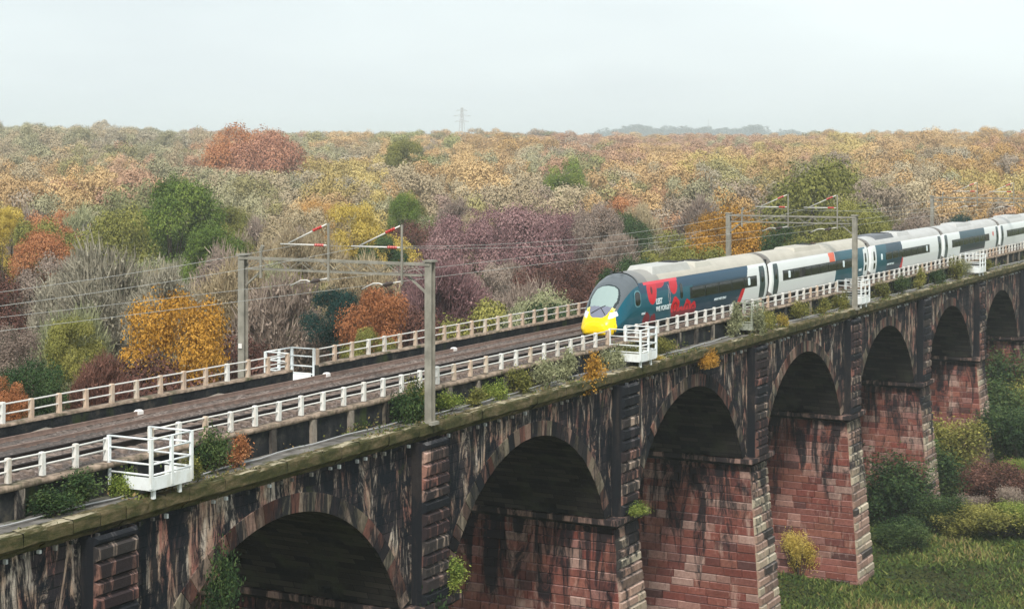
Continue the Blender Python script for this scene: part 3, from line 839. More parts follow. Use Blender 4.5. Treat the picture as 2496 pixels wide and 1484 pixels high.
def patch(s0, s1, z0, z1, side, off=.012, taper=0, rnd=.08):
    "rounded panel lying on the body side, with its own small thickness"
    mb = MB(); nz_ = 10; zs = [z0+(z1-z0)*i/nz_ for i in range(nz_+1)]
    def x(i, e):
        d = 0
        if zs[i]-z0 < rnd: d = rnd*(1-math.sqrt(max(0, 1-(1-(zs[i]-z0)/rnd)**2)))
        if z1-zs[i] < rnd: d = max(d, rnd*(1-math.sqrt(max(0, 1-(1-(z1-zs[i])/rnd)**2))))
        b = taper*(1-(zs[i]-z0)/(z1-z0))
        return (s0+d+b) if e == 0 else (s1-d+b)
    for i in range(nz_):
        p = [(x(i, 0), zs[i]), (x(i, 1), zs[i]), (x(i+1, 1), zs[i+1]), (x(i+1, 0), zs[i+1])]
        o_ = [(a, side*(side_v(b)+off), b) for a, b in p]; q = [(a, side*(side_v(b)-.01), b) for a, b in p]
        mb.poly(o_ if side < 0 else o_[::-1])
        mb.quad(q[0], o_[0], o_[3], q[3]); mb.quad(o_[1], q[1], q[2], o_[2])
        if i == 0: mb.quad(q[0], q[1], o_[1], o_[0])
        if i == nz_-1: mb.quad(o_[3], o_[2], q[2], q[3])
    return mb
def bogie(car, s):
    b = MB(); b.box(s-1.9, s+1.9, -1.05, -.92, .02, .5); b.box(s-1.9, s+1.9, .92, 1.05, .02, .5); b.box(s-.4, s+.4, -1.0, 1.0, .25, .6)
    for d in (-1.35, 1.35): b.box(s+d-.22, s+d+.22, -1.09, -1.05, .05, .5)
    o = b.build('bogie', M['dark'], car)
    for d in (-1.35, 1.35):
        for y in (-.78, .70):
            c = MB(); n = 20
            c.v += [(s+d+.43*math.cos(2*PI*k/n), y+e, .28+.43*math.sin(2*PI*k/n)) for e in (0, .10) for k in range(n)]
            for k in range(n):
                c.f.append((k, (k+1) % n, n+(k+1) % n, n+k)); c.c.append((1,1,1)); c.uv.append(None)
            c.f += [tuple(range(n))[::-1], tuple(range(n, 2*n))]; c.c += [(1,1,1)]*2; c.uv += [None]*2
            c.build('wheel', M['railtop'], o)
def text_mesh(txt, size, parent, s, z, side, mat, name='lettering', bold=.0):
    cu = bpy.data.curves.new('t', 'FONT'); cu.body = txt; cu.size = size; cu.extrude = .004; cu.offset = bold
    ob = bpy.data.objects.new('t', cu); COL.objects.link(ob)
    dg = bpy.context.evaluated_depsgraph_get(); me = bpy.data.meshes.new_from_object(ob.evaluated_get(dg)); me.name = name
    bpy.data.objects.remove(ob)
    o = link(name, me, mat, parent)
    lean = math.atan2(side_v(z)-side_v(z+size), size)
    if side < 0: o.rotation_euler = (PI/2-lean, 0, 0); o.location = (s, -(max(side_v(z), side_v(z+size*.5))+.022), z)
    else: o.rotation_euler = (PI/2-lean, 0, PI); o.location = (s, side_v(z)+.022, z)
    return o
CARS = [(85.5, 112.15), (112.75, 135.95), (136.5, 159.5), (160.05, 183.2), (183.75, 207), (207.6, 230.8)]
train = empty('passenger_train', (CARS[0][0], TC[0], RT))
tag(train, 'long passenger train with yellow nose and teal, red and white carriages crossing the viaduct', 'train')
for k, (a, b) in enumerate(CARS, 1):
    car = empty('carriage', (a-CARS[0][0], 0, 0)); car.parent = train; Lc = b-a
    if k == 1: tag(car, 'front carriage with yellow nose and red poppies on teal')
    if k == 1:
        V = shell(car, list(np.arange(NSH, 5.0, .035))+[5.0], nose_ring, col_front, a, True)
        # closed tip of the nose
        r0 = nose_ring(NSH); mb = MB(); n = len(r0)
        prev = [(NSH, *p) for p in r0]
        for st, kk in ((-.09, .5), (-.16, 1), (-.20, 1.6)):
            f = [1-.10, 1-.30, 1-.62][[.5, 1, 1.6].index(kk)]
            cen = (0, .34); cur = [(NSH+st, cen[0]+(p[0]-cen[0])*f, cen[1]+(p[1]-cen[1])*f) for p in r0]
            for i in range(n-1): mb.quad(prev[i], cur[i], cur[i+1], prev[i+1], YEL)
            prev = cur
        mb.poly(prev[:-1], YEL); mb.build('nose_cone', M['paint'], car, True)
        shell(car, list(np.arange(5.0, Lc-.3, .05))+[Lc-.3], lambda s: RING, col_front, a)
    else:
        shell(car, list(np.arange(.3, Lc-.3, .12))+[Lc-.3], lambda s: RING, col_std(k, Lc), a)
    # rounded carriage ends and the dark gangway between them
    for e in ((0,) if k > 1 else ()) + (1,):
        mb = MB(); s0 = .3 if e == 0 else Lc-.3; d = -1 if e == 0 else 1
        prev = [(s0, *p) for p in RING]
        for st, f in ((.16, .985), (.25, .95), (.3, .86)):
            cur = [(s0+d*st, p[0]*f, 1.7+(p[1]-1.7)*f) for p in RING]
            for i in range(len(RING)-1):
                c = WHITE if RING[i, 1] < 2.66 and RING[i, 1] > .5 else (.16, .15, .14)
                mb.quad(prev[i], cur[i], cur[i+1], prev[i+1], c)
            prev = cur
        mb.poly(prev, (.03, .03, .03)); mb.build('carriage_end', M['paint'], car, True)
        if e == 1:
            mb = MB(); mb.box(Lc-.05, Lc+.65, -.95, .95, .5, 2.9); mb.build('gangway', M['dark'], car)
    for side in (-1, 1):
        # doors
        if k == 1: doors = [(Lc-1.75, Lc-.75, BAND)]
        else: doors = [(.45, 1.40, BAND), (Lc-1.45, Lc-.50, BAND)]
        for i, (d0, d1, c) in enumerate(doors):
            white = (k == 2 and i == 1) or (k == 3 and i == 0)
            o = patch(d0, d1, .42, 2.55, side, .018)
            o.c = [WHITE if white else (.02, .045, .05)]*len(o.f)
            o = o.build('door', M['paint'], car)
            p2 = patch(d0+.26, d1-.26, 1.45, 2.2, side, .026, rnd=.1); p2.build('door_window', M['glass'], o)
            if white:
                p2 = patch(d0+.26, d1-.26, .75, 1.25, side, .026, rnd=.1); p2.build('door_window', M['glass'], o)
        # windows: dark panes set in the black band
        if k == 1: wr = (12.7, 24.2)
        elif k == 2: wr = (2.5, 18.6)
        elif k == 3: wr = (4.2, 18.2)
        elif k == 4: wr = (3.2, 18.4)
        else: wr = (3.2, 19.8)
        n = int((wr[1]-wr[0])/1.95); st = (wr[1]-wr[0])/n
        for i in range(n):
            patch(wr[0]+i*st+.08, wr[0]+(i+1)*st-.08, 1.33, 1.94, side, .010, rnd=.12).build('window', M['glass'], car)
        if k == 1:
            patch(10.95, 11.35, 1.40, 2.32, side, .012, rnd=.12).build('window', M['glass'], car)
            fr = patch(4.20, 5.08, 1.36, 2.32, side, .010, rnd=.25); fr.c = [(.10, .25, .30)]*len(fr.f)
            fr = fr.build('cab_window', M['paint'], car); patch(4.28, 5.0, 1.44, 2.25, side, .016, rnd=.22).build('pane', M['glass'], fr)
        if k in (1, 2, 3):
            for sp in ([22.6] if k == 1 else [3.5, 16.2] if k == 2 else [2.9, 17.2]):
                patch(sp, sp+.42, 1.40, 1.90, side, .020, rnd=.08).build('painted_glint', M['letter'], car)  # pale panels painting a bright reflection on the windows
    if k == 1:
        text_mesh('LEST', .46, car, 7.2, 1.34, -1, M['letter'], bold=.014)
        text_mesh('WE FORGET', .40, car, 7.2, .92, -1, M['letter'], bold=.012)
        text_mesh('avanti', .22, car, 5.15, .88, -1, M['letter'], bold=.006)
        text_mesh('AVANTI WEST COAST', .21, car, 16.5, .84, -1, M['letter'], bold=.006)
        for y0, y1, s0, s1 in ((.45, -.30, 2.12, 2.50), (-.45, -.02, 2.08, 2.40)):
            h = lambda s: float(np.interp((s-NSH)/NSC, NOSE_S, NOSE_H))-.03
            mb = MB(); mb.tube([(s0, y0, h(s0)+.03), ((s0+s1)/2, (y0+y1)/2, h((s0+s1)/2)+.05), (s1, y1, h(s1)+.02)], .022, 5)
            mb.build('wiper', M['dark'], car)
        for y in (-.35, .35):
            mb = MB(); mb.tube([(4.6, y, 3.30), (4.6, y, 3.42)], [.12, .05], 10); mb.build('antenna', M['dark'], car)
    if k == 2: text_mesh('avanti', .34, car, 20.3, .85, -1, M['letter'], bold=.008)
    if k == 3: text_mesh('AVANTI WEST COAST', .21, car, 4.6, .84, -1, M['letter'], bold=.006)
    # roof pods
    pods = {1: [(7.6, 13.8, .34, (.46, .46, .44)), (14.3, 17.5, .22, (.48, .46, .40))], 2: [(6.0, 12.5, .20, CREAM)], 3: [(2.6, 8.4, .24, (.12, .13, .15)), (9.3, 13.5, .24, GREYR)],
            4: [(6.5, 13.0, .22, GREYR)], 5: [(5.5, 13.0, .22, GREYR)], 6: [(5.5, 13.0, .22, GREYR)]}[k]
    for p0, p1, hh, c in pods:
        mb = MB(); t0 = 3.18
        mb.hexa([(p0, -.95, t0-.25), (p1, -.95, t0-.25), (p1, .95, t0-.25), (p0, .95, t0-.25), (p0+.45, -.72, t0+hh), (p1-.35, -.72, t0+hh), (p1-.35, .72, t0+hh), (p0+.45, .72, t0+hh)], c)
        o = mb.build('roof_pod', M['roof'], car, bevel=.06)
        mb = MB()
        for g0 in (p1-1.9, p1-1.0):
            mb.box(g0, g0+.62, -.55, .55, t0+hh-.02, t0+hh+.03)
        mb.build('vent_grille', M['dark'], o)
    for sp in (4.0 if k == 1 else 3.4, Lc-3.4): bogie(car, sp)
    mb = MB(); mb.box(6.6, Lc-6.4, -1.0, 1.0, -.02, .08); mb.build('underframe', M['dark'], car)

# ------------------------------------------------------------------ foliage meshes
def leaf_quads(rs, P0, Nn, size, asp=.62, droop=0):
    n = len(P0)
    a = rs.normal(size=(n, 3)); a -= (a*Nn).sum(1)[:, None]*Nn; a /= np.linalg.norm(a, axis=1)[:, None]+1e-9
    b = np.cross(Nn, a); sz = size*rs.uniform(.55, 1.35, n)[:, None]
    A = a*sz*.5; B = b*sz*.5*asp
    V = np.stack([P0-A, P0-B*rs.uniform(.6, 1.2, (n, 1)), P0+A, P0+B*rs.uniform(.6, 1.2, (n, 1))], 1)
    return V
def fit(Q, r, z0, z1):
    lo, hi = np.percentile(Q[:, 2], .5), np.percentile(Q[:, 2], 99.7); rr = np.percentile(np.hypot(Q[:, 0], Q[:, 1]), 97)
    return (Q-np.array([0, 0, lo]))*np.array([r/rr, r/rr, (z1-z0)/(hi-lo)])+np.array([0, 0, z0])
def clump_centres(rs, n, r=4.5, z0=2.8, z1=12.0, flat=1.0):
    C = []; zc = (z0+z1)/2; hz = (z1-z0)/2
    while len(C) < n:
        d = rs.normal(size=3); d /= np.linalg.norm(d); k = rs.uniform(.45, .80)
        if d[2] < -.75: continue
        C.append((d[0]*r*k*rs.uniform(.85, 1.05), d[1]*r*k*rs.uniform(.85, 1.05), zc+d[2]*hz*k))
    return np.array(C)
def crown_mesh(seed, nl=27000, size=.175, ncl=22, z0=2.8, z1=12.0, r=4.5, cr=(1.1, 1.9), nr=.40, vn=.10):
    rs = np.random.RandomState(seed); C = clump_centres(rs, ncl, r, z0, z1)
    rad = rs.uniform(*cr, ncl); rad[C[:, 2] > z1-3] *= .8
    w_ = rad**2; w_ /= w_.sum(); ci = rs.choice(ncl, nl, p=w_)
    d = rs.normal(size=(nl, 3)); d[:, 2] = np.where(d[:, 2] < -.5, -d[:, 2]*.6, d[:, 2]); d /= np.linalg.norm(d, axis=1)[:, None]
    lump = 1+.22*np.sin(d[:, 0]*5+ci)*np.sin(d[:, 1]*4+ci*2)
    Pp = C[ci]+d*(rad[ci]*rs.uniform(.62, 1.06, nl)*lump)[:, None]*np.array([1, 1, .85])
    Nn = d*.8+rs.normal(size=(nl, 3))*nr+np.array([0, 0, .35]); Nn /= np.linalg.norm(Nn, axis=1)[:, None]
    Q = fit(leaf_quads(rs, Pp, Nn, size).reshape(-1, 3), r, z0, z1)
    cl = rs.uniform(-.16, .16, ncl); val = np.clip(.5+cl[ci]+rs.normal(0, vn, nl), 0, 1)
    return Q, np.arange(nl*4).reshape(nl, 4), np.stack([val]*3, 1), C
def twig_crown(seed, nl=12000, ncl=26, z0=2.5, z1=12.0, r=4.5):
    rs = np.random.RandomState(seed); C = clump_centres(rs, ncl, r, z0, z1)
    ci = rs.randint(ncl, size=nl); cen = np.array([0, 0, (z0+z1)/2-2.0])
    d = rs.normal(size=(nl, 3)); d /= np.linalg.norm(d, axis=1)[:, None]
    Pp = C[ci]+d*rs.uniform(.2, 1.45, (nl, 1))
    o = Pp-cen; o /= np.linalg.norm(o, axis=1)[:, None]
    dr = o*1.0+rs.normal(size=(nl, 3))*.45+np.array([0, 0, .25]); dr /= np.linalg.norm(dr, axis=1)[:, None]
    ln = rs.uniform(.35, 1.0, (nl, 1)); s = np.cross(dr, rs.normal(size=(nl, 3))); s /= np.linalg.norm(s, axis=1)[:, None]
    wd = rs.uniform(.025, .055, (nl, 1))
    Q = np.stack([Pp-s*wd, Pp+s*wd, Pp+dr*ln+s*wd*.3, Pp+dr*ln-s*wd*.3], 1).reshape(-1, 3)
    cl = rs.uniform(-.2, .2, ncl); val = np.clip(.5+cl[ci]+rs.normal(0, .16, nl), 0, 1)
    # a thin scatter of last leaves
    k = nl//4; ci2 = rs.randint(ncl, size=k); d2 = rs.normal(size=(k, 3)); d2 /= np.linalg.norm(d2, axis=1)[:, None]
    Q2 = leaf_quads(rs, C[ci2]+d2*rs.uniform(.4, 1.5, (k, 1)), d2, .26).reshape(-1, 3)
    V = fit(np.vstack([Q, Q2]), r, z0, z1); val = np.concatenate([val, np.clip(.6+rs.normal(0, .15, k), 0, 1)])
    return V, np.arange(len(V)).reshape(-1, 4), np.stack([val]*3, 1), C
def trunk_mesh(C, seed, z1=12):
    r = random.Random(seed); mb = MB(); top = Vector((r.uniform(-.4, .4), r.uniform(-.4, .4), 7.0))
    mb.tube([(0, 0, -.6), (.03, .02, .4), (top.x*.4, top.y*.4, 3.2), tuple(top), (top.x*1.2, top.y*1.2, 9.3)], [.42, .33, .25, .15, .05], 8)
    for c in list(C)[:14]:
        z = r.uniform(2.6, 6.6); k = z/7.0; st = Vector((top.x*k*.8, top.y*k*.8, z)); c = Vector(c)
        mid = st.lerp(c, .5)+Vector((0, 0, -.3)); mb.tube([st, mid, c], [.12, .07, .025], 5)
    return mb.mesh('trunk', True)
CROWNS = []; 
for s in range(6):
    V, F, c, C = crown_mesh(100+s, ncl=[22, 26, 18, 30, 24, 20][s], z0=[2.8, 2.2, 3.4, 2.5, 1.6, 3][s], r=[4.5, 4.2, 4.6, 4.5, 4.0, 4.3][s])
    m = np_mesh('crown', V, F, c); m.materials.append(M['bark']); tm = trunk_mesh(C, s); tm.materials.append(M['bark']); CROWNS.append((m, tm))
TWIGS = []
for s in range(3):
    V, F, c, C = twig_crown(200+s, z0=[2.5, 1.5, 2][s]); m = np_mesh('crown', V, F, c); m.materials.append(M['bark'])
    tm = trunk_mesh(C, 20+s); tm.materials.append(M['bark']); TWIGS.append((m, tm))
def set_obj_mat(o, mat):
    o.material_slots[0].link = 'OBJECT'; o.material_slots[0].material = mat
def tree(x, y, rad, ztop, kind, label, group, seed, twig=None, name='tree', cat='tree'):
    r = random.Random(seed); g = gz(x, y); H = max(3, ztop-g)
    if twig is None: twig = kind in ('grey', 'tan', 'mauve') and r.random() < .6 or kind in ('greygreen', 'purple') and r.random() < .25
    m, tm = r.choice(TWIGS if twig else CROWNS)
    t = empty(name, (x, y, g), r.uniform(0, 6.28)); t.scale = (rad/4.7, rad/4.7, H/12.3)
    tag(t, label, cat, group)
    o = bpy.data.objects.new('crown', m); COL.objects.link(o); o.parent = t; set_obj_mat(o, LEAF[kind])
    hc = min(.86*H, rad*(2.3 if twig else 2.2))/(H/12.3)          # crown height in the tree's own units
    k_ = hc/9.5; o.scale = (1, 1, k_); o.location = (0, 0, 12.1-12.0*k_)
    o = bpy.data.objects.new('trunk', tm); COL.objects.link(o); o.parent = t
    return t
# colour map of the wood, read off the photograph (column, row of a crown top, foliage)
ZN = [(60,350,'greygreen'),(250,345,'tan'),(400,335,'greygreen'),(150,330,'tan'),(180,370,'greygreen'),(300,370,'olive'),(20,380,'tan'),(470,350,'tan'),(330,325,'grey'),(60,410,'tan'),(100,430,'paleorange'),(140,450,'orange'),(210,420,'paleorange'),(330,410,'pink'),(400,400,'greygreen'),(10,440,'paleorange'),(5,530,'yellow'),
 (70,530,'mauve'),(150,560,'rust'),(220,520,'greygreen'),(620,370,'pink'),(560,350,'rust'),(420,470,'green'),(350,490,'green'),(280,540,'olive'),(200,560,'olive'),(470,530,'green'),(280,640,'grey'),(220,620,'grey'),(330,700,'greygreen'),(400,620,'grey'),
 (10,640,'maroon'),(60,650,'purple'),(100,720,'mauve'),(30,740,'mauve'),(130,700,'greygreen'),(200,690,'grey'),(330,760,'greygreen'),(260,760,'greygreen'),(480,680,'greygreen'),(420,700,'tan'),(150,800,'maroon'),(190,780,'olive'),(50,880,'darkgreen'),(120,850,'darkgreen'),(240,870,'maroon'),(10,930,'rust'),(180,920,'darkgreen'),
 (560,470,'greygreen'),(600,560,'olive'),(540,600,'mauve'),(640,520,'olive'),(700,400,'grey'),(700,470,'tan'),(740,540,'tan'),(780,370,'greygreen'),(850,510,'yellow'),(810,490,'paleorange'),(900,560,'yellow'),(900,390,'tan'),(830,400,'yellow'),(860,350,'paleorange'),
 (990,360,'green'),(960,350,'olive'),(980,470,'green'),(930,480,'greygreen'),(1010,490,'olive'),(1080,360,'paleorange'),(1150,350,'paleorange'),(1100,440,'tan'),(1040,430,'tan'),(1100,530,'purple'),(1060,560,'maroon'),(1300,510,'purple'),(1240,500,'purple'),(1370,520,'purple'),(1180,480,'mauve'),(1450,490,'mauve'),
 (1000,610,'mauve'),(1140,610,'mauve'),(1380,400,'green'),(1340,390,'greygreen'),(1250,400,'paleorange'),(1250,350,'orange'),(1200,460,'tan'),(1300,450,'tan'),(1450,440,'olive'),(1500,430,'tan'),(1550,420,'paleorange'),(1620,370,'paleorange'),(1490,370,'pink'),(1350,350,'pink'),(1420,590,'mauve'),(1300,610,'maroon'),(1350,680,'maroon'),(1220,680,'mauve'),
 (1130,700,'maroon'),(1080,660,'purple'),(1500,620,'olive'),(1560,640,'darkgreen'),(1450,680,'maroon'),(1520,480,'rust'),(1600,480,'rust'),(1600,540,'mauve'),(1680,590,'olive'),(1650,480,'mauve'),(1700,440,'paleorange'),(1750,430,'greygreen'),(1740,400,'yellow'),(1820,390,'yellow'),
 (1790,520,'orange'),(1850,520,'orange'),(1870,570,'olive'),(1940,430,'olive'),(2020,420,'olive'),(2040,500,'darkgreen'),(1980,560,'darkgreen'),(2080,500,'olive'),(2120,560,'olive'),(2190,480,'mauve'),(2220,430,'tan'),(2300,440,'paleorange'),(2260,500,'mauve'),(2360,400,'orange'),(2420,420,'yellow'),(2470,390,'orange'),
 (2480,460,'orange'),(2350,500,'mauve'),(2200,360,'paleorange'),(2150,360,'paleorange'),(2080,380,'yellow'),(2000,370,'paleorange'),(1900,365,'paleorange'),(1800,350,'pink'),(1700,350,'pink'),(1590,350,'paleorange'),(2300,350,'paleorange'),(2400,345,'orange'),(2490,345,'rust'),(2350,540,'teal'),(2420,540,'rust'),
 (650,680,'mauve'),(620,760,'olive'),(560,720,'greygreen'),(690,760,'olive'),(760,620,'tan'),(720,680,'olive'),(640,640,'greygreen'),(840,600,'tan'),(560,680,'tan'),(700,640,'tan'),(860,640,'tan'),(700,820,'maroon'),(640,850,'maroon'),(980,700,'maroon'),(1010,780,'maroon'),(860,820,'darkgreen'),(1180,760,'maroon'),(1260,740,'maroon')]
ZA_ = np.array([(a, b) for a, b, _ in ZN], float)
def zone(px, py, r):
    d = (ZA_[:, 0]-px+r.gauss(0, 18))**2 + ((ZA_[:, 1]-py+r.gauss(0, 8))*1.9)**2
    return ZN[int(np.argmin(d))][2]
CANOPY = [(60, .5), (95, 1.0), (120, 2.6), (160, 3.0), (200, 3.6), (250, 4.6), (300, 6.0), (400, 9.0), (500, 11.6), (650, 15.5), (800, 18.2), (1000, 21.5), (1300, 26), (2500, 28)]
def canopy(Y):
    for (a, za), (b, zb) in zip(CANOPY, CANOPY[1:]):
        if Y <= b: return za+(zb-za)*(Y-a)/(b-a)
    return CANOPY[-1][1]
NM = {'orange': 'bright orange', 'paleorange': 'pale orange', 'yellow': 'golden yellow', 'rust': 'rusty brown', 'pink': 'pinkish rust', 'green': 'fresh green', 'darkgreen': 'dark green', 'teal': 'bluish dark green', 'olive': 'olive green', 'greygreen': 'grey green', 'purple': 'dusky purple', 'maroon': 'dark maroon', 'mauve': 'mauve brown', 'tan': 'straw brown', 'grey': 'silvery grey'}
# (column, top row, width, distance ahead, foliage, twiggy, label)
FEAT = [(430, 700, 265, 104, 'orange', False, 'round bright orange tree rising over the far railing, left of the nearest gantry'),
 (262, 590, 260, 140, 'grey', True, 'wide silvery grey twiggy tree above the orange tree, at left'),
 (400, 640, 170, 128, 'grey', True, 'smaller silvery twiggy tree right of the wide silvery one'),
 (425, 425, 200, 215, 'green', False, 'large fresh green tree at left, greenest crown in the wood'),
 (280, 500, 220, 205, 'olive', False, 'broad olive yellow tree just left of the large fresh green one'),
 (655, 312, 190, 420, 'pink', False, 'big pinkish rust tree standing up into the skyline at left'),
 (575, 300, 160, 450, 'rust', False, 'brown orange skyline tree just left of the big pinkish one'),
 (860, 488, 130, 225, 'yellow', False, 'golden yellow tree above the beam of the nearest gantry'),
 (985, 462, 90, 240, 'green', False, 'small deep green tree right of the golden yellow one'),
 (810, 690, 135, 122, 'teal', False, 'bluish dark green tree under the nearest gantry beam'),
 (915, 690, 180, 118, 'rust', False, 'rust and gold tree under the right end of the nearest gantry beam'),
 (905, 790, 150, 112, 'olive', False, 'low olive bushy tree in front of the rust and gold one'),
 (1300, 500, 230, 215, 'purple', False, 'large dusky purple tree in the middle of the wood'),
 (1110, 520, 190, 205, 'purple', False, 'dusky purple tree left of the larger purple one'),
 (1455, 490, 130, 215, 'mauve', False, 'mauve brown tree right of the large purple one'),
 (1385, 385, 120, 330, 'green', False, 'green tree near the skyline above the purple trees'),
 (990, 335, 100, 420, 'olive', False, 'yellow green tree near the skyline, left of the pylon'),
 (1790, 500, 230, 200, 'orange', False, 'orange olive tree behind the left post of the middle gantry'),
 (1970, 388, 330, 235, 'olive', False, 'huge olive tree behind the middle gantry, broadest crown at right'),
 (2075, 480, 180, 215, 'olive', False, 'yellow olive tree falling to the right of the huge olive one'),
 (1900, 545, 150, 190, 'darkgreen', False, 'dark green tree below the huge olive one, behind the train roof'),
 (2360, 520, 110, 262, 'teal', False, 'small bluish green tree behind the rear carriages'),
 (1530, 620, 150, 165, 'darkgreen', False, 'dark green tree right behind the roof of the train nose'),
 (1690, 590, 190, 180, 'olive', False, 'pale olive tree behind the roof of the front carriage'),
 (25, 780, 150, 100, 'mauve', False, 'mauve twiggy tree behind the far railing at the left edge'),
 (80, 860, 170, 88, 'darkgreen', False, 'dark green tree behind the far railing near the left edge'),
 (240, 850, 150, 92, 'maroon', True, 'maroon twiggy tree left of the round orange one'),
 (180, 760, 130, 108, 'olive', False, 'narrow yellow green tree below the wide silvery one'),
 (5, 500, 60, 190, 'yellow', False, 'golden yellow tree cut by the left edge of the picture'),
 (2, 900, 120, 82, 'rust', False, 'rusty tree low at the left edge behind the railing')]
placed = []
for i, (px, py, wd, Y, kd, tw, lb) in enumerate(FEAT):
    x, y = at(px, Y); rad = wd/2.4375/2*Y/FPX*1.14
    tree(x, y, rad, zof(py, Y), kd, lb, None, 300+i, tw); placed.append((x, y, rad))
LAND = [(150, 'at the far left edge'), (330, 'left of the round orange tree'), (520, 'above the round orange tree'), (700, 'above the left half of the nearest gantry'), (880, 'above the middle of the nearest gantry'), (1070, 'above the right post of the nearest gantry'),
        (1250, 'right of the nearest gantry'), (1430, 'left of the train nose'), (1600, 'above the train nose'), (1750, 'above the front carriage'), (1930, 'left side of the middle gantry'), (2100, 'right side of the middle gantry'), (2270, 'between the middle and right gantries'), (2600, 'above the right gantry')]
rt = random.Random(77); cand = []
Y = 74
while Y < 262:
    step = 7.2+Y*.008; n = int((1024+160)/FPX*Y/step)+1
    for i in range(n):
        px = (-80 + (1184)*(i+rt.uniform(.15, .85))/n)*2.4375; yy = Y+rt.uniform(-3, 3)
        x, y = at(px, yy); rad = rt.uniform(3.3, 5.2)
        if y-rad < 13.2: continue
        if any((x-a)**2+(y-b)**2 < ((rad+c)*.72)**2 for a, b, c in placed): continue
        if (x-at(495, 118)[0])**2+(y-at(495, 118)[1])**2 < 60: continue
        # keep feature crowns readable: nothing tall in front of them
        zt = canopy(yy)+rt.uniform(-2.8, 1.6)
        p = proj(x, y, zt); ok = True
        for (fx, fy, fw, fY, *_r) in FEAT:
            if yy < fY and abs(p[0]-fx) < fw*.5+rad*FPX/yy*1.1 and p[1] < fy+ fw*.55: zt = min(zt, zof(fy+fw*.6, yy))
        if zt-gz(x, y) < 5: continue
        placed.append((x, y, rad)); cand.append((x, y, rad, zt, yy))
    Y += step*.86
cand.sort(key=lambda c: c[4]); used = {}
for i, (x, y, rad, zt, yy) in enumerate(cand[:300-len(FEAT)]):
    px, py, _ = proj(x, y, zt); kd = zone(px, py+18, rt) if rt.random() < .85 else rt.choice(['tan', 'greygreen', 'mauve', 'olive', 'grey', 'darkgreen'])
    if y < 34 and kd in ('tan', 'grey'): kd = rt.choice(['olive', 'maroon', 'greygreen', 'darkgreen'])
    ld = next(s for lim, s in LAND if px < lim)
    row = 'behind the parapet' if y < 32 else 'near the viaduct' if yy < 150 else 'halfway back' if yy < 205 else 'deep in wood'
    size = 'tall' if zt-gz(x, y) > 17.5 else 'low' if zt-gz(x, y) < 14 else 'medium'
    w_ = 'slim' if rad < 3.9 else 'broad' if rad > 4.6 else 'round'
    tree(x, y, rad, zt, kd, f'{size} {w_} {NM[kd]} tree {row}, {ld}', f'{NM[kd]} trees of the wood', 1000+i)
print('TREES', len(cand)+len(FEAT))

# ------------------------------------------------------------------ farther wood, one mass
def low_crown(seed, nl=240, size=1.3):
    V, F, c, C = crown_mesh(seed, nl=nl, size=size, ncl=14, z0=3.5, z1=12, cr=(1.1, 1.9), nr=.28, vn=.08); return V, c[:, 0]
LOW = [low_crown(400+s, 700, .62) for s in range(4)]
def scatter(name, pts, srcs, mat):
    "one stuff object: crowns from srcs set on points (x, y, z, sx, sz, rot, index, tint)"
    co = bpy.data.collections.new(name+'_crowns')
    for i, (V, val) in enumerate(srcs):
        m = np_mesh('crown_source', V-np.array([0, 0, 12.0]), np.arange(len(V)).reshape(-1, 4), np.stack([val]*3, 1)); m.materials.append(mat)
        co.objects.link(bpy.data.objects.new('%s_%02d' % (name, i), m))
    n = len(pts); me = bpy.data.meshes.new(name); me.vertices.add(n)
    me.vertices.foreach_set('co', np.array([p[:3] for p in pts], 'f').ravel())
    A = me.attributes
    A.new('scl', 'FLOAT_VECTOR', 'POINT').data.foreach_set('vector', np.array([(p[3], p[3], p[4]) for p in pts], 'f').ravel())
    A.new('rot', 'FLOAT_VECTOR', 'POINT').data.foreach_set('vector', np.array([(0, 0, p[5]) for p in pts], 'f').ravel())
    A.new('pick', 'INT', 'POINT').data.foreach_set('value', np.array([p[6] for p in pts], 'i'))
    A.new('tint', 'FLOAT_COLOR', 'POINT').data.foreach_set('color', np.array([(*p[7], 1) for p in pts], 'f').ravel())
    g = bpy.data.node_groups.new(name+'_scatter', 'GeometryNodeTree')
    g.interface.new_socket('Geometry', in_out='INPUT', socket_type='NodeSocketGeometry'); g.interface.new_socket('Geometry', in_out='OUTPUT', socket_type='NodeSocketGeometry')
    gi = g.nodes.new('NodeGroupInput'); go = g.nodes.new('NodeGroupOutput'); ip = g.nodes.new('GeometryNodeInstanceOnPoints'); ci = g.nodes.new('GeometryNodeCollectionInfo')
    ci.inputs['Collection'].default_value = co; ci.inputs['Separate Children'].default_value = True; ci.inputs['Reset Children'].default_value = True
    ip.inputs['Pick Instance'].default_value = True
    def na(nm, tp):
        x = g.nodes.new('GeometryNodeInputNamedAttribute'); x.data_type = tp; x.inputs[0].default_value = nm; return x.outputs[0]
    g.links.new(gi.outputs[0], ip.inputs['Points']); g.links.new(ci.outputs[0], ip.inputs['Instance'])
    g.links.new(na('scl', 'FLOAT_VECTOR'), ip.inputs['Scale']); g.links.new(na('rot', 'FLOAT_VECTOR'), ip.inputs['Rotation']); g.links.new(na('pick', 'INT'), ip.inputs['Instance Index'])
    g.links.new(ip.outputs[0], go.inputs[0])
    o = bpy.data.objects.new(name, me); COL.objects.link(o); md = o.modifiers.new('scatter', 'NODES'); md.node_group = g
    return o
t = NT('far_wood_crown'); at_ = t.new('ShaderNodeAttribute'); at_.attribute_type = 'INSTANCER'; at_.attribute_name = 'tint'
sp_ = t.new('ShaderNodeSeparateColor'); t.l.new(t.attr(), sp_.inputs[0])
t.base(t.mix(1.0, at_.outputs['Color'], t.ramp(sp_.outputs[0], [(.1, .66), (.5, .95), (.9, 1.0)]), 'MULTIPLY'), .8, .1); M['farcrown'] = t.m
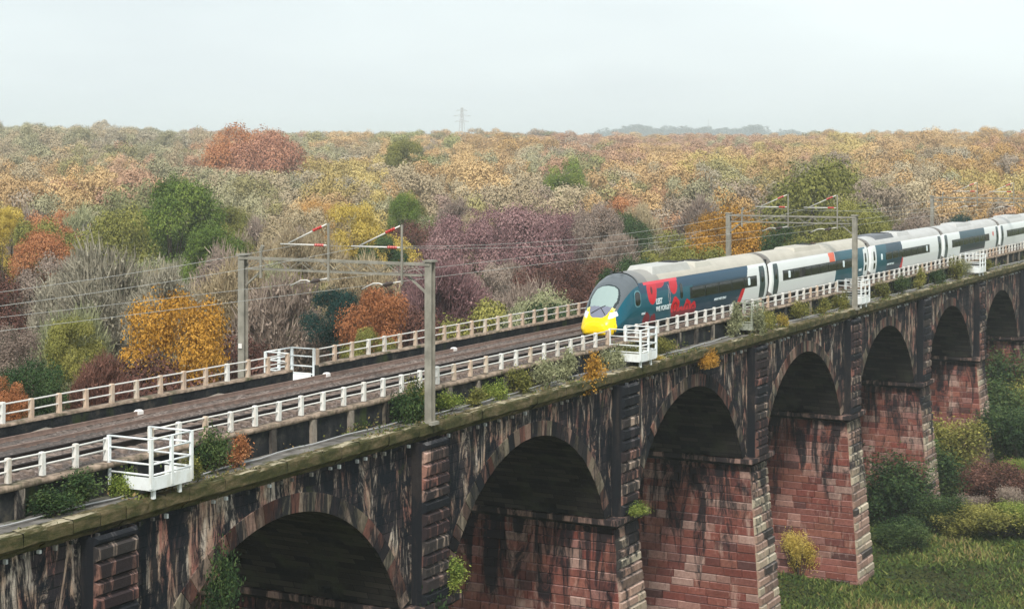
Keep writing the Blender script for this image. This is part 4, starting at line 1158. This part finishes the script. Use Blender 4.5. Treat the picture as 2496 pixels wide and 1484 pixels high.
FARC = [low_crown(440+s, 6500, .25) for s in range(6)]
rf = random.Random(99); rsf = np.random.RandomState(5); Vs = []; Cs = []
Y = 250; nf = 0
extra = [c for c in cand[300-len(FEAT):]]
spots = [(x, y, rad, zt, yy) for x, y, rad, zt, yy in extra]
while Y < 1500:
    step = 8.5+(Y-250)*.010; n = int((1024+140)/FPX*Y/(step*.95))+1
    for i in range(n):
        px = (-70+1164*(i+rf.uniform(.05, .95))/n)*2.4375; yy = Y+rf.uniform(-step*.4, step*.4)
        x, y = at(px, yy); rad = rf.uniform(.42, .78)*step*1.05
        if y-rad < 14 or yy < 262: continue
        if any((x-a)**2+(y-b)**2 < ((rad+c)*.6)**2 for a, b, c in placed[:len(FEAT)]): continue
        zt = canopy(yy)+rf.uniform(-4.0, 2.4)+(rf.gauss(0, 1.3) if yy > 600 else 0)+(2.5 if rf.random() < .08 else 0)+ (4.5*max(0, (700-px)/700) if yy > 600 else 0)
        if 1330 < px < 1990 and yy > 620: zt -= 1.5
        p = proj(x, y, zt)
        for (fx, fy, fw, fY, *_r) in FEAT:
            if 260 < yy < fY and abs(p[0]-fx) < fw*.5+rad*FPX/yy*1.1 and p[1] < fy+fw*.5: zt = min(zt, zof(fy+fw*.55, yy))
        spots.append((x, y, rad, zt, yy))
    Y += step*.80
HAZY = {k: np.array(v)*.64+np.array([.48, .39, .26])*.36 for k, v in PAL.items()}  # far pigments paled towards tan, painting distance haze into the leaves
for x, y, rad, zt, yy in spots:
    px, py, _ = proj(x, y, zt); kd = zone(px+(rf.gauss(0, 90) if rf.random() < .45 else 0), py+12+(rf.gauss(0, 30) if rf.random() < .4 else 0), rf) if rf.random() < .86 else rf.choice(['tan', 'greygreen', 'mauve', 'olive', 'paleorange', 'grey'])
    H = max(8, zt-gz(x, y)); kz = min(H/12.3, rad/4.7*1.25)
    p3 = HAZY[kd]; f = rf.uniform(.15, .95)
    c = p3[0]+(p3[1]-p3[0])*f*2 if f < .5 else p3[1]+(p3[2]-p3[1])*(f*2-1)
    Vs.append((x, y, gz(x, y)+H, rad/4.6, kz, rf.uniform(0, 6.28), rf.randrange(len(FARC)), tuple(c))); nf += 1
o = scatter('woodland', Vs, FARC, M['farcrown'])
tag(o, 'far autumn woodland of orange, straw and green crowns reaching the skyline', 'woodland', kind='stuff')
print('FAR', nf)

# distant hills with a dark hedge of trees along the top
mb = []; n = 120; HV = []; 
for j, (Yh, base) in enumerate(((3600, 14), (3950, 38), (4500, 60), (5200, 50), (6000, 10))):
    for i in range(n+1):
        px = 500+2300*i/n; x, y = at(px, Yh); b = math.exp(-((px-1680)/420)**2)
        HV.append((x, y, 8+(base-8)*b*(1+.12*math.sin(px*.021)+.08*math.sin(px*.05))))
HF = [(j*(n+1)+i, j*(n+1)+i+1, (j+1)*(n+1)+i+1, (j+1)*(n+1)+i) for j in range(4) for i in range(n)]
o = link('hills', np_mesh('hills', np.array(HV), np.array(HF), smooth=True), m_plain('far_hillside', (.07, .10, .06), .95, .05, var=.4, scale=.01)); tag(o, 'low blue green hills on the horizon beyond the wood', 'hills', kind='structure')
Vs = []; rh = random.Random(8)
for i in range(330):
    px = rh.gauss(1680, 260); Yh = rh.uniform(3900, 4500); x, y = at(px, Yh); b = math.exp(-((px-1680)/420)**2)
    z = 8+(58-8)*b*(.84+.1*math.sin(px*.021)); V, val = rh.choice(LOW); rad = rh.uniform(12, 34); H = rh.uniform(12, 28)
    if abs(px-1520) < 70 or abs(px-1700) < 90 or abs(px-1830) < 30 or abs(px-1930) < 30: H *= 1.3
    Vs.append(V*np.array([rad/4.7, rad/4.7, H/12.3])+np.array([x, y, z-3]))
V = np.vstack(Vs); c = np.tile(np.array([[.03, .055, .045]]), (len(V)//4, 1))*np.random.RandomState(3).uniform(.7, 1.4, (len(V)//4, 1))
o = link('hill_woods', np_mesh('hill_woods', V, np.arange(len(V)).reshape(-1, 4), c), M['farleaf']); tag(o, 'hazy blue strips of trees along the hills on the horizon', 'distant trees', kind='stuff')
# pylon on the skyline
def pylon(px, ytop, Y, label, w0=5.5):
    x, y = at(px, Y); g = gz(x, y); zt = zof(ytop, Y); H = zt-g
    t = empty('electricity_pylon', (x, y, g), -PHI); tag(t, label, 'pylon', 'electricity pylons on the skyline')
    mb = MB(); hw = lambda k: w0*(1-k)**1.4/2+.5
    for sx in (-1, 1):
        for sy in (-1, 1): mb.tube([(sx*hw(k), sy*hw(k), H*k) for k in (0, .3, .6, .8, 1)], .15, 4)
    for i in range(9):
        a, b = i/9, (i+1)/9
        for s in (-1, 1):
            mb.tube([(-hw(a), s*hw(a), H*a), (hw(b), s*hw(b), H*b)], .08, 3); mb.tube([(hw(a), s*hw(a), H*a), (-hw(b), s*hw(b), H*b)], .08, 3)
    mb.build('tower', M['galv'], t)
    for k, wd in ((.72, 5.5), (.83, 7), (.94, 4.5)):
        mb = MB(); mb.tube([(-wd, 0, H*k), (0, 0, H*k+1.2), (wd, 0, H*k)], .12, 4); mb.tube([(-wd, 0, H*k), (wd, 0, H*k)], .12, 4); mb.build('crossarm', M['galv'], t)
pylon(1126, 262, 1150, 'faint electricity pylon standing on the skyline above the middle of the wood')
pylon(1727, 290, 4300, 'tiny hazy pylon on the distant hill')

# ------------------------------------------------------------------ plants on and below the viaduct
def bush_mesh(seed, nl=1500, size=.11, stems=9, tall=1.0):
    "a weedy shrub about 1 m high and 1 m wide"
    rs = np.random.RandomState(seed); r = random.Random(seed); Cc = []
    for i in range(stems):
        a = r.uniform(0, 6.28); d = r.uniform(.05, .42); Cc.append((math.cos(a)*d, math.sin(a)*d, r.uniform(.25, .9)*tall))
    Cc = np.array(Cc); ci = rs.randint(stems, size=nl); d = rs.normal(size=(nl, 3))*np.array([.13, .13, .17])*(.7 if stems > 20 else 1)
    Pp = Cc[ci]+d; Pp[:, 2] = np.maximum(Pp[:, 2], .02)
    Nn = rs.normal(size=(nl, 3))+np.array([0, 0, .8]); Nn /= np.linalg.norm(Nn, axis=1)[:, None]
    Q = leaf_quads(rs, Pp, Nn, size, .5).reshape(-1, 3); cl = rs.uniform(-.3, .3, stems)
    val = np.clip(.5+cl[ci]+rs.normal(0, .18, nl), 0, 1)
    m = np_mesh('leaves', Q, np.arange(nl*4).reshape(nl, 4), np.stack([val]*3, 1)); m.materials.append(M['bark'])
    mb = MB()
    for c in Cc: mb.tube([(c[0]*.2, c[1]*.2, -.05), (c[0]*.6, c[1]*.6, c[2]*.5), tuple(c)], [.018, .012, .006], 4)
    sm = mb.mesh('stems'); sm.materials.append(M['bark']); return m, sm
BUSH = [bush_mesh(500+i, 2600, .085, stems=[9, 12, 7, 14][i]) for i in range(4)]
BIG = [bush_mesh(520+i, 14000, .040, stems=[22, 30, 26, 34][i]) for i in range(4)]
def bush(x, y, z, wd, h, kind, label, seed, group=None, name='shrub', cat='shrub', depth=None):
    r = random.Random(seed); m, sm = (BIG if wd > 2.3 and name == 'shrub' and z < -8 else BUSH)[seed % 4]; t = empty(name, (x, y, z), 0); t.scale = (wd, depth or wd, h); tag(t, label, cat, group)
    o = bpy.data.objects.new('leaves', m); COL.objects.link(o); o.parent = t; set_obj_mat(o, LEAF[kind])
    o = bpy.data.objects.new('stems', sm); COL.objects.link(o); o.parent = t
    return t
WB = [(120, 'darkgreen', 1.6, .8, 'trailing dark shrub on the walkway at the far left'), (185, 'darkgreen', 2.0, 1.1, 'dark shrub on the walkway left of the first refuge cage'), (300, 'green', .9, 1.0, 'bright green shrub under the first refuge cage'), (455, 'olive', .8, .8, 'small olive shrub just right of the first refuge cage'),
 (520, 'darkgreen', 1.3, 1.5, 'dark leafy shrub against the parapet right of the first refuge cage'), (580, 'rust', 1.0, 1.0, 'reddish shrub on the parapet right of the first refuge cage'), (985, 'darkgreen', 1.7, 1.9, 'tall dark bush left of the foot of the nearest mast'), (1020, 'olive', 1.2, 1.5, 'rust tinged bush at the foot of the nearest mast'),
 (1095, 'green', 1.3, .8, 'low bright green plant right of the nearest mast'), (1150, 'olive', 1.4, .7, 'low olive plant second right of the nearest mast'), (1205, 'green', 1.2, 1.0, 'green shrub between the nearest mast and the orange bush'), (1265, 'olive', 1.4, 1.1, 'olive shrub left of the orange bush'),
 (1325, 'greygreen', 1.6, 1.3, 'grey green bush close to the left of the orange bush'), (1380, 'greygreen', 1.4, 1.4, 'grey green bush touching the orange bush'), (1490, 'greygreen', 1.7, 1.4, 'grey green bush between the orange bush and the cage'), (1535, 'olive', 1.3, 1.0, 'olive bush under the cage below the train nose'),
 (1620, 'olive', 1.2, .9, 'olive weeds right of the cage below the train nose'), (1790, 'greygreen', 1.7, 1.8, 'grey green bush growing over the overgrown cage'), (1830, 'olive', 1.8, 1.4, 'olive bush right of the overgrown cage'), (1870, 'olive', 1.5, 1.1, 'olive bush left of the yellow shrub'),
 (1950, 'olive', 1.7, 1.2, 'olive bush right of the yellow shrub'), (2000, 'olive', 1.8, 1.0, 'olive bush left of the middle mast'), (2050, 'olive', 1.8, 1.4, 'olive bush at the foot of the middle mast'), (2150, 'olive', 2.2, 1.2, 'green bush right of the middle mast'), (2195, 'darkgreen', 2.4, 1.4, 'dark green bush second right of the middle mast'),
 (2240, 'olive', 2.4, 1.5, 'olive bush third right of the middle mast'), (2285, 'darkgreen', 2.6, 1.6, 'dark bush below the fourth carriage'), (2325, 'olive', 2.6, 1.8, 'olive bush left of the farthest cage'), (2350, 'greygreen', 2.4, 1.5, 'grey green bush touching the farthest cage'), (2405, 'olive', 2.4, .9, 'low olive bush right of the farthest cage')]
for i, (px, kd, wd, h, lb) in enumerate(WB):
    bush(u_at(px, 1.1), 1.12 if i % 3 else .95, .48, wd, h, kd, lb, 600+i, 'shrubs growing on the viaduct walkway', depth=min(wd, 1.15))
bush(u_at(1435, .45), .30, -.30, 2.7, 1.75, 'orange', 'vivid orange bush growing on the cornice below the train nose', 661, name='shrub', depth=.9)
bush(u_at(1720, .1), -.05, -.65, 2.3, 1.15, 'orange', 'orange tuft hanging from the cornice right of the train nose cage', 662, depth=.7)
bush(u_at(1905, .5), .45, .45, 1.2, .8, 'yellow', 'yellow green tuft on the cornice left of the middle mast', 663, depth=.8)
bush(u_at(1595, .5), .40, .45, 1.0, .35, 'yellow', 'small lime tuft on the cornice below the train nose cage', 664, depth=.7)
bush(104.6, .28, .46, 1.6, 1.7, 'greygreen', 'grey green bush standing in front of the overgrown cage', 671, 'shrubs growing on the viaduct walkway', depth=.9)
bush(106.3, .30, .46, 1.5, 1.3, 'olive', 'olive weeds in front of the right end of the overgrown cage', 672, 'shrubs growing on the viaduct walkway', depth=.9)
bush(u_at(1095, .2)-.4, -.1, -7.2, 1.5, 1.3, 'green', 'green weed on the impost of the nearest whole pier', 665)
bush(PIERS[4], -.25, -7.3, 1.6, .7, 'green', 'green weed on the impost of the second pier from the left mast', 666)
bush(PIERS[3]-.3, -.30, -10.2, 1.9, 3.0, 'darkgreen', 'ivy climbing the near edge of the pier under the nearest mast', 667, name='ivy', cat='ivy', depth=.9)
bush(u_at(545, .0), .0, -4.9, 1.6, 2.6, 'darkgreen', 'ivy hanging on the left haunch of the nearest whole arch', 668, name='ivy', cat='ivy', depth=.8)
# scrub at the foot of the piers, right
SB = [(1950, 1395, 128, 'yellow', 2.0, 2.6, 'small yellow bush against the third visible pier foot'), (2135, 1215, 150, 'yellow', 2.6, 3.2, 'yellow bush right of the tall cream pier corner'), (2190, 1190, 156, 'green', 4.5, 4.5, 'light green bush in front of the fourth pier'), (2170, 1250, 144, 'darkgreen', 6, 4.6, 'dark green thicket between the fourth and fifth piers'),
 (2240, 1230, 150, 'darkgreen', 6, 4.6, 'dark green bush right of the thicket'), (2300, 1200, 158, 'olive', 6, 4.2, 'olive bush in front of the fifth pier'), (2350, 1160, 168, 'darkgreen', 7, 4.2, 'dark bush at the foot of the sixth pier'), (2420, 1140, 172, 'darkgreen', 7, 5.0, 'dark bush right of the sixth pier foot'), (2470, 1010, 182, 'darkgreen', 7, 6.5, 'tall dark green bush at the right edge'),
 (2430, 990, 190, 'olive', 6, 5.5, 'olive bush at the right edge beside the pier'), (2380, 1275, 150, 'maroon', 4, 2.6, 'dark red bramble in the scrub at lower right'), (2450, 1290, 147, 'maroon', 4.5, 2.8, 'brownish bramble at the right edge'), (2490, 1200, 160, 'darkgreen', 6, 4.5, 'dark bush low at the right edge'), (2280, 1330, 140, 'darkgreen', 4, 2.4, 'low dark bush left of the red bramble'),
 (2200, 1340, 136, 'darkgreen', 4, 2.0, 'low dark bush right of the tall cream pier corner'), (2340, 1340, 139, 'olive', 4, 1.8, 'low olive bush under the red bramble'), (2440, 1350, 138, 'olive', 5, 1.9, 'low olive bush near the right edge'), (2120, 1190, 166, 'darkgreen', 5, 4, 'dark bush behind the tall cream pier corner'), (2490, 1110, 176, 'olive', 6, 5, 'olive bush at the right edge above the dark one')]
for i, (px, py, Y, kd, wd, h, lb) in enumerate(SB):
    x, y = at(px, Y); bush(x, y, gz(x, y)-.1, wd*1.25, h*1.2, kd, lb, 700+i, 'bushes at the foot of the piers')
    SBm = None
rq = random.Random(61)
for i in range(34):
    px = rq.uniform(2130, 2500); Y = rq.uniform(136, 182); x, y = at(px, Y)
    if y > -2.5: continue
    kd = rq.choice(['darkgreen', 'olive', 'darkgreen', 'maroon', 'mauve', 'green', 'rust', 'greygreen'])
    bush(x, y, gz(x, y)-.1, rq.uniform(2.4, 4.2), rq.uniform(1.2, 3.2), kd, f'{NM[kd]} scrub bush in the tangle below the far piers, lower right', 800+i, f'{NM[kd]} scrub below the far piers')
# weeds and moss tufts along the ledges
rs = np.random.RandomState(31); n = 26000
uu = rs.uniform(30, 250, n); dens = np.sin(uu*.43)+.7*np.sin(uu*1.27+1)+.5*np.sin(uu*3.1); kk = dens+rs.normal(0, .5, n) > .55
uu = uu[kk]; n = len(uu); vv = np.where(rs.rand(n) < .45, rs.normal(1.55, .12, n), np.where(rs.rand(n) < .6, rs.normal(.35, .16, n), rs.uniform(.1, 1.7, n)))
P0 = np.stack([uu, vv, .50+np.abs(rs.normal(0, .10, n))*np.where(vv > 1.35, 2.2, .8)], 1); Nn = rs.normal(size=(n, 3))+np.array([0, 0, 1.0]); Nn /= np.linalg.norm(Nn, axis=1)[:, None]
Q = leaf_quads(rs, P0, Nn, .13).reshape(-1, 3); pal = np.array([(.05, .08, .02), (.09, .12, .03), (.16, .17, .05), (.22, .16, .07), (.10, .09, .04)])
o = link('weeds', np_mesh('weeds', Q, np.arange(n*4).reshape(n, 4), pal[rs.randint(5, size=n)]), M['grass']); tag(o, 'low weeds and moss along the ledge of the viaduct', 'weeds', kind='stuff')
# rough grass
rs = np.random.RandomState(12); n = 150000
Yg = rs.uniform(70, 185, n)**1.0; pxg = rs.uniform(1500, 2620, n); XY = np.array([at(a, b) for a, b in zip(pxg, Yg)])
keep = (XY[:, 1] < 30); XY = XY[keep]
XY2 = np.array([at(a, b) for a, b in zip(rs.uniform(200, 700, 9000), rs.uniform(95, 150, 9000))]); XY2 = XY2[(XY2[:, 1] > 13) & (XY2[:, 1] < 60)]
XY = np.vstack([XY, XY2]); n = len(XY)
P0 = np.array([(x, y, gz(x, y)) for x, y in XY]); ang = rs.uniform(0, 6.28, n); hh = rs.uniform(.08, .30, n)
tuft = np.sin(XY[:, 0]*.35+1.3)*np.sin(XY[:, 1]*.3)+.5*np.sin(XY[:, 0]*.9)*np.cos(XY[:, 1]*.8)+rs.normal(0, .35, n); hh *= np.clip(1+.5*tuft, .4, 2)
dx = np.stack([np.cos(ang), np.sin(ang), 0*ang], 1)*rs.uniform(.03, .10, n)[:, None]; ln = np.stack([rs.normal(0, .18, n), rs.normal(0, .18, n), hh], 1)
Q = np.stack([P0-dx, P0+dx, P0+dx*.25+ln, P0-dx*.25+ln], 1).reshape(-1, 3)
pal = np.array([(.045, .075, .02), (.085, .12, .03), (.16, .18, .05), (.22, .17, .07), (.035, .045, .02)])
ci = np.clip(((tuft+1.2)*1.6+rs.normal(0, .6, n)).astype(int), 0, 4); ci = np.array([4, 0, 1, 2, 3])[ci]
o = link('grass', np_mesh('grass', Q, np.arange(n*4).reshape(n, 4), pal[ci]), M['grass']); tag(o, 'long rough grass on the valley floor', 'grass', kind='stuff')

# ------------------------------------------------------------------ haze
x0, x1, y0, y1, z0, z1 = -600, 9200, -600, 7200, -24, 110
mb = MB(); mb.box(x0, x1, y0, y1, z0, z1)
t = NT('pale_autumn_haze'); t.n.remove(t.b); v = t.new('ShaderNodeVolumePrincipled')
v.inputs['Color'].default_value = (.90, .96, 1, 1); v.inputs['Density'].default_value = .00024; v.inputs['Anisotropy'].default_value = .1
t.l.new(v.outputs[0], t.o.inputs['Volume'])
o = mb.build('haze', t.m); tag(o, 'thin pale haze filling the valley', 'haze', kind='stuff')
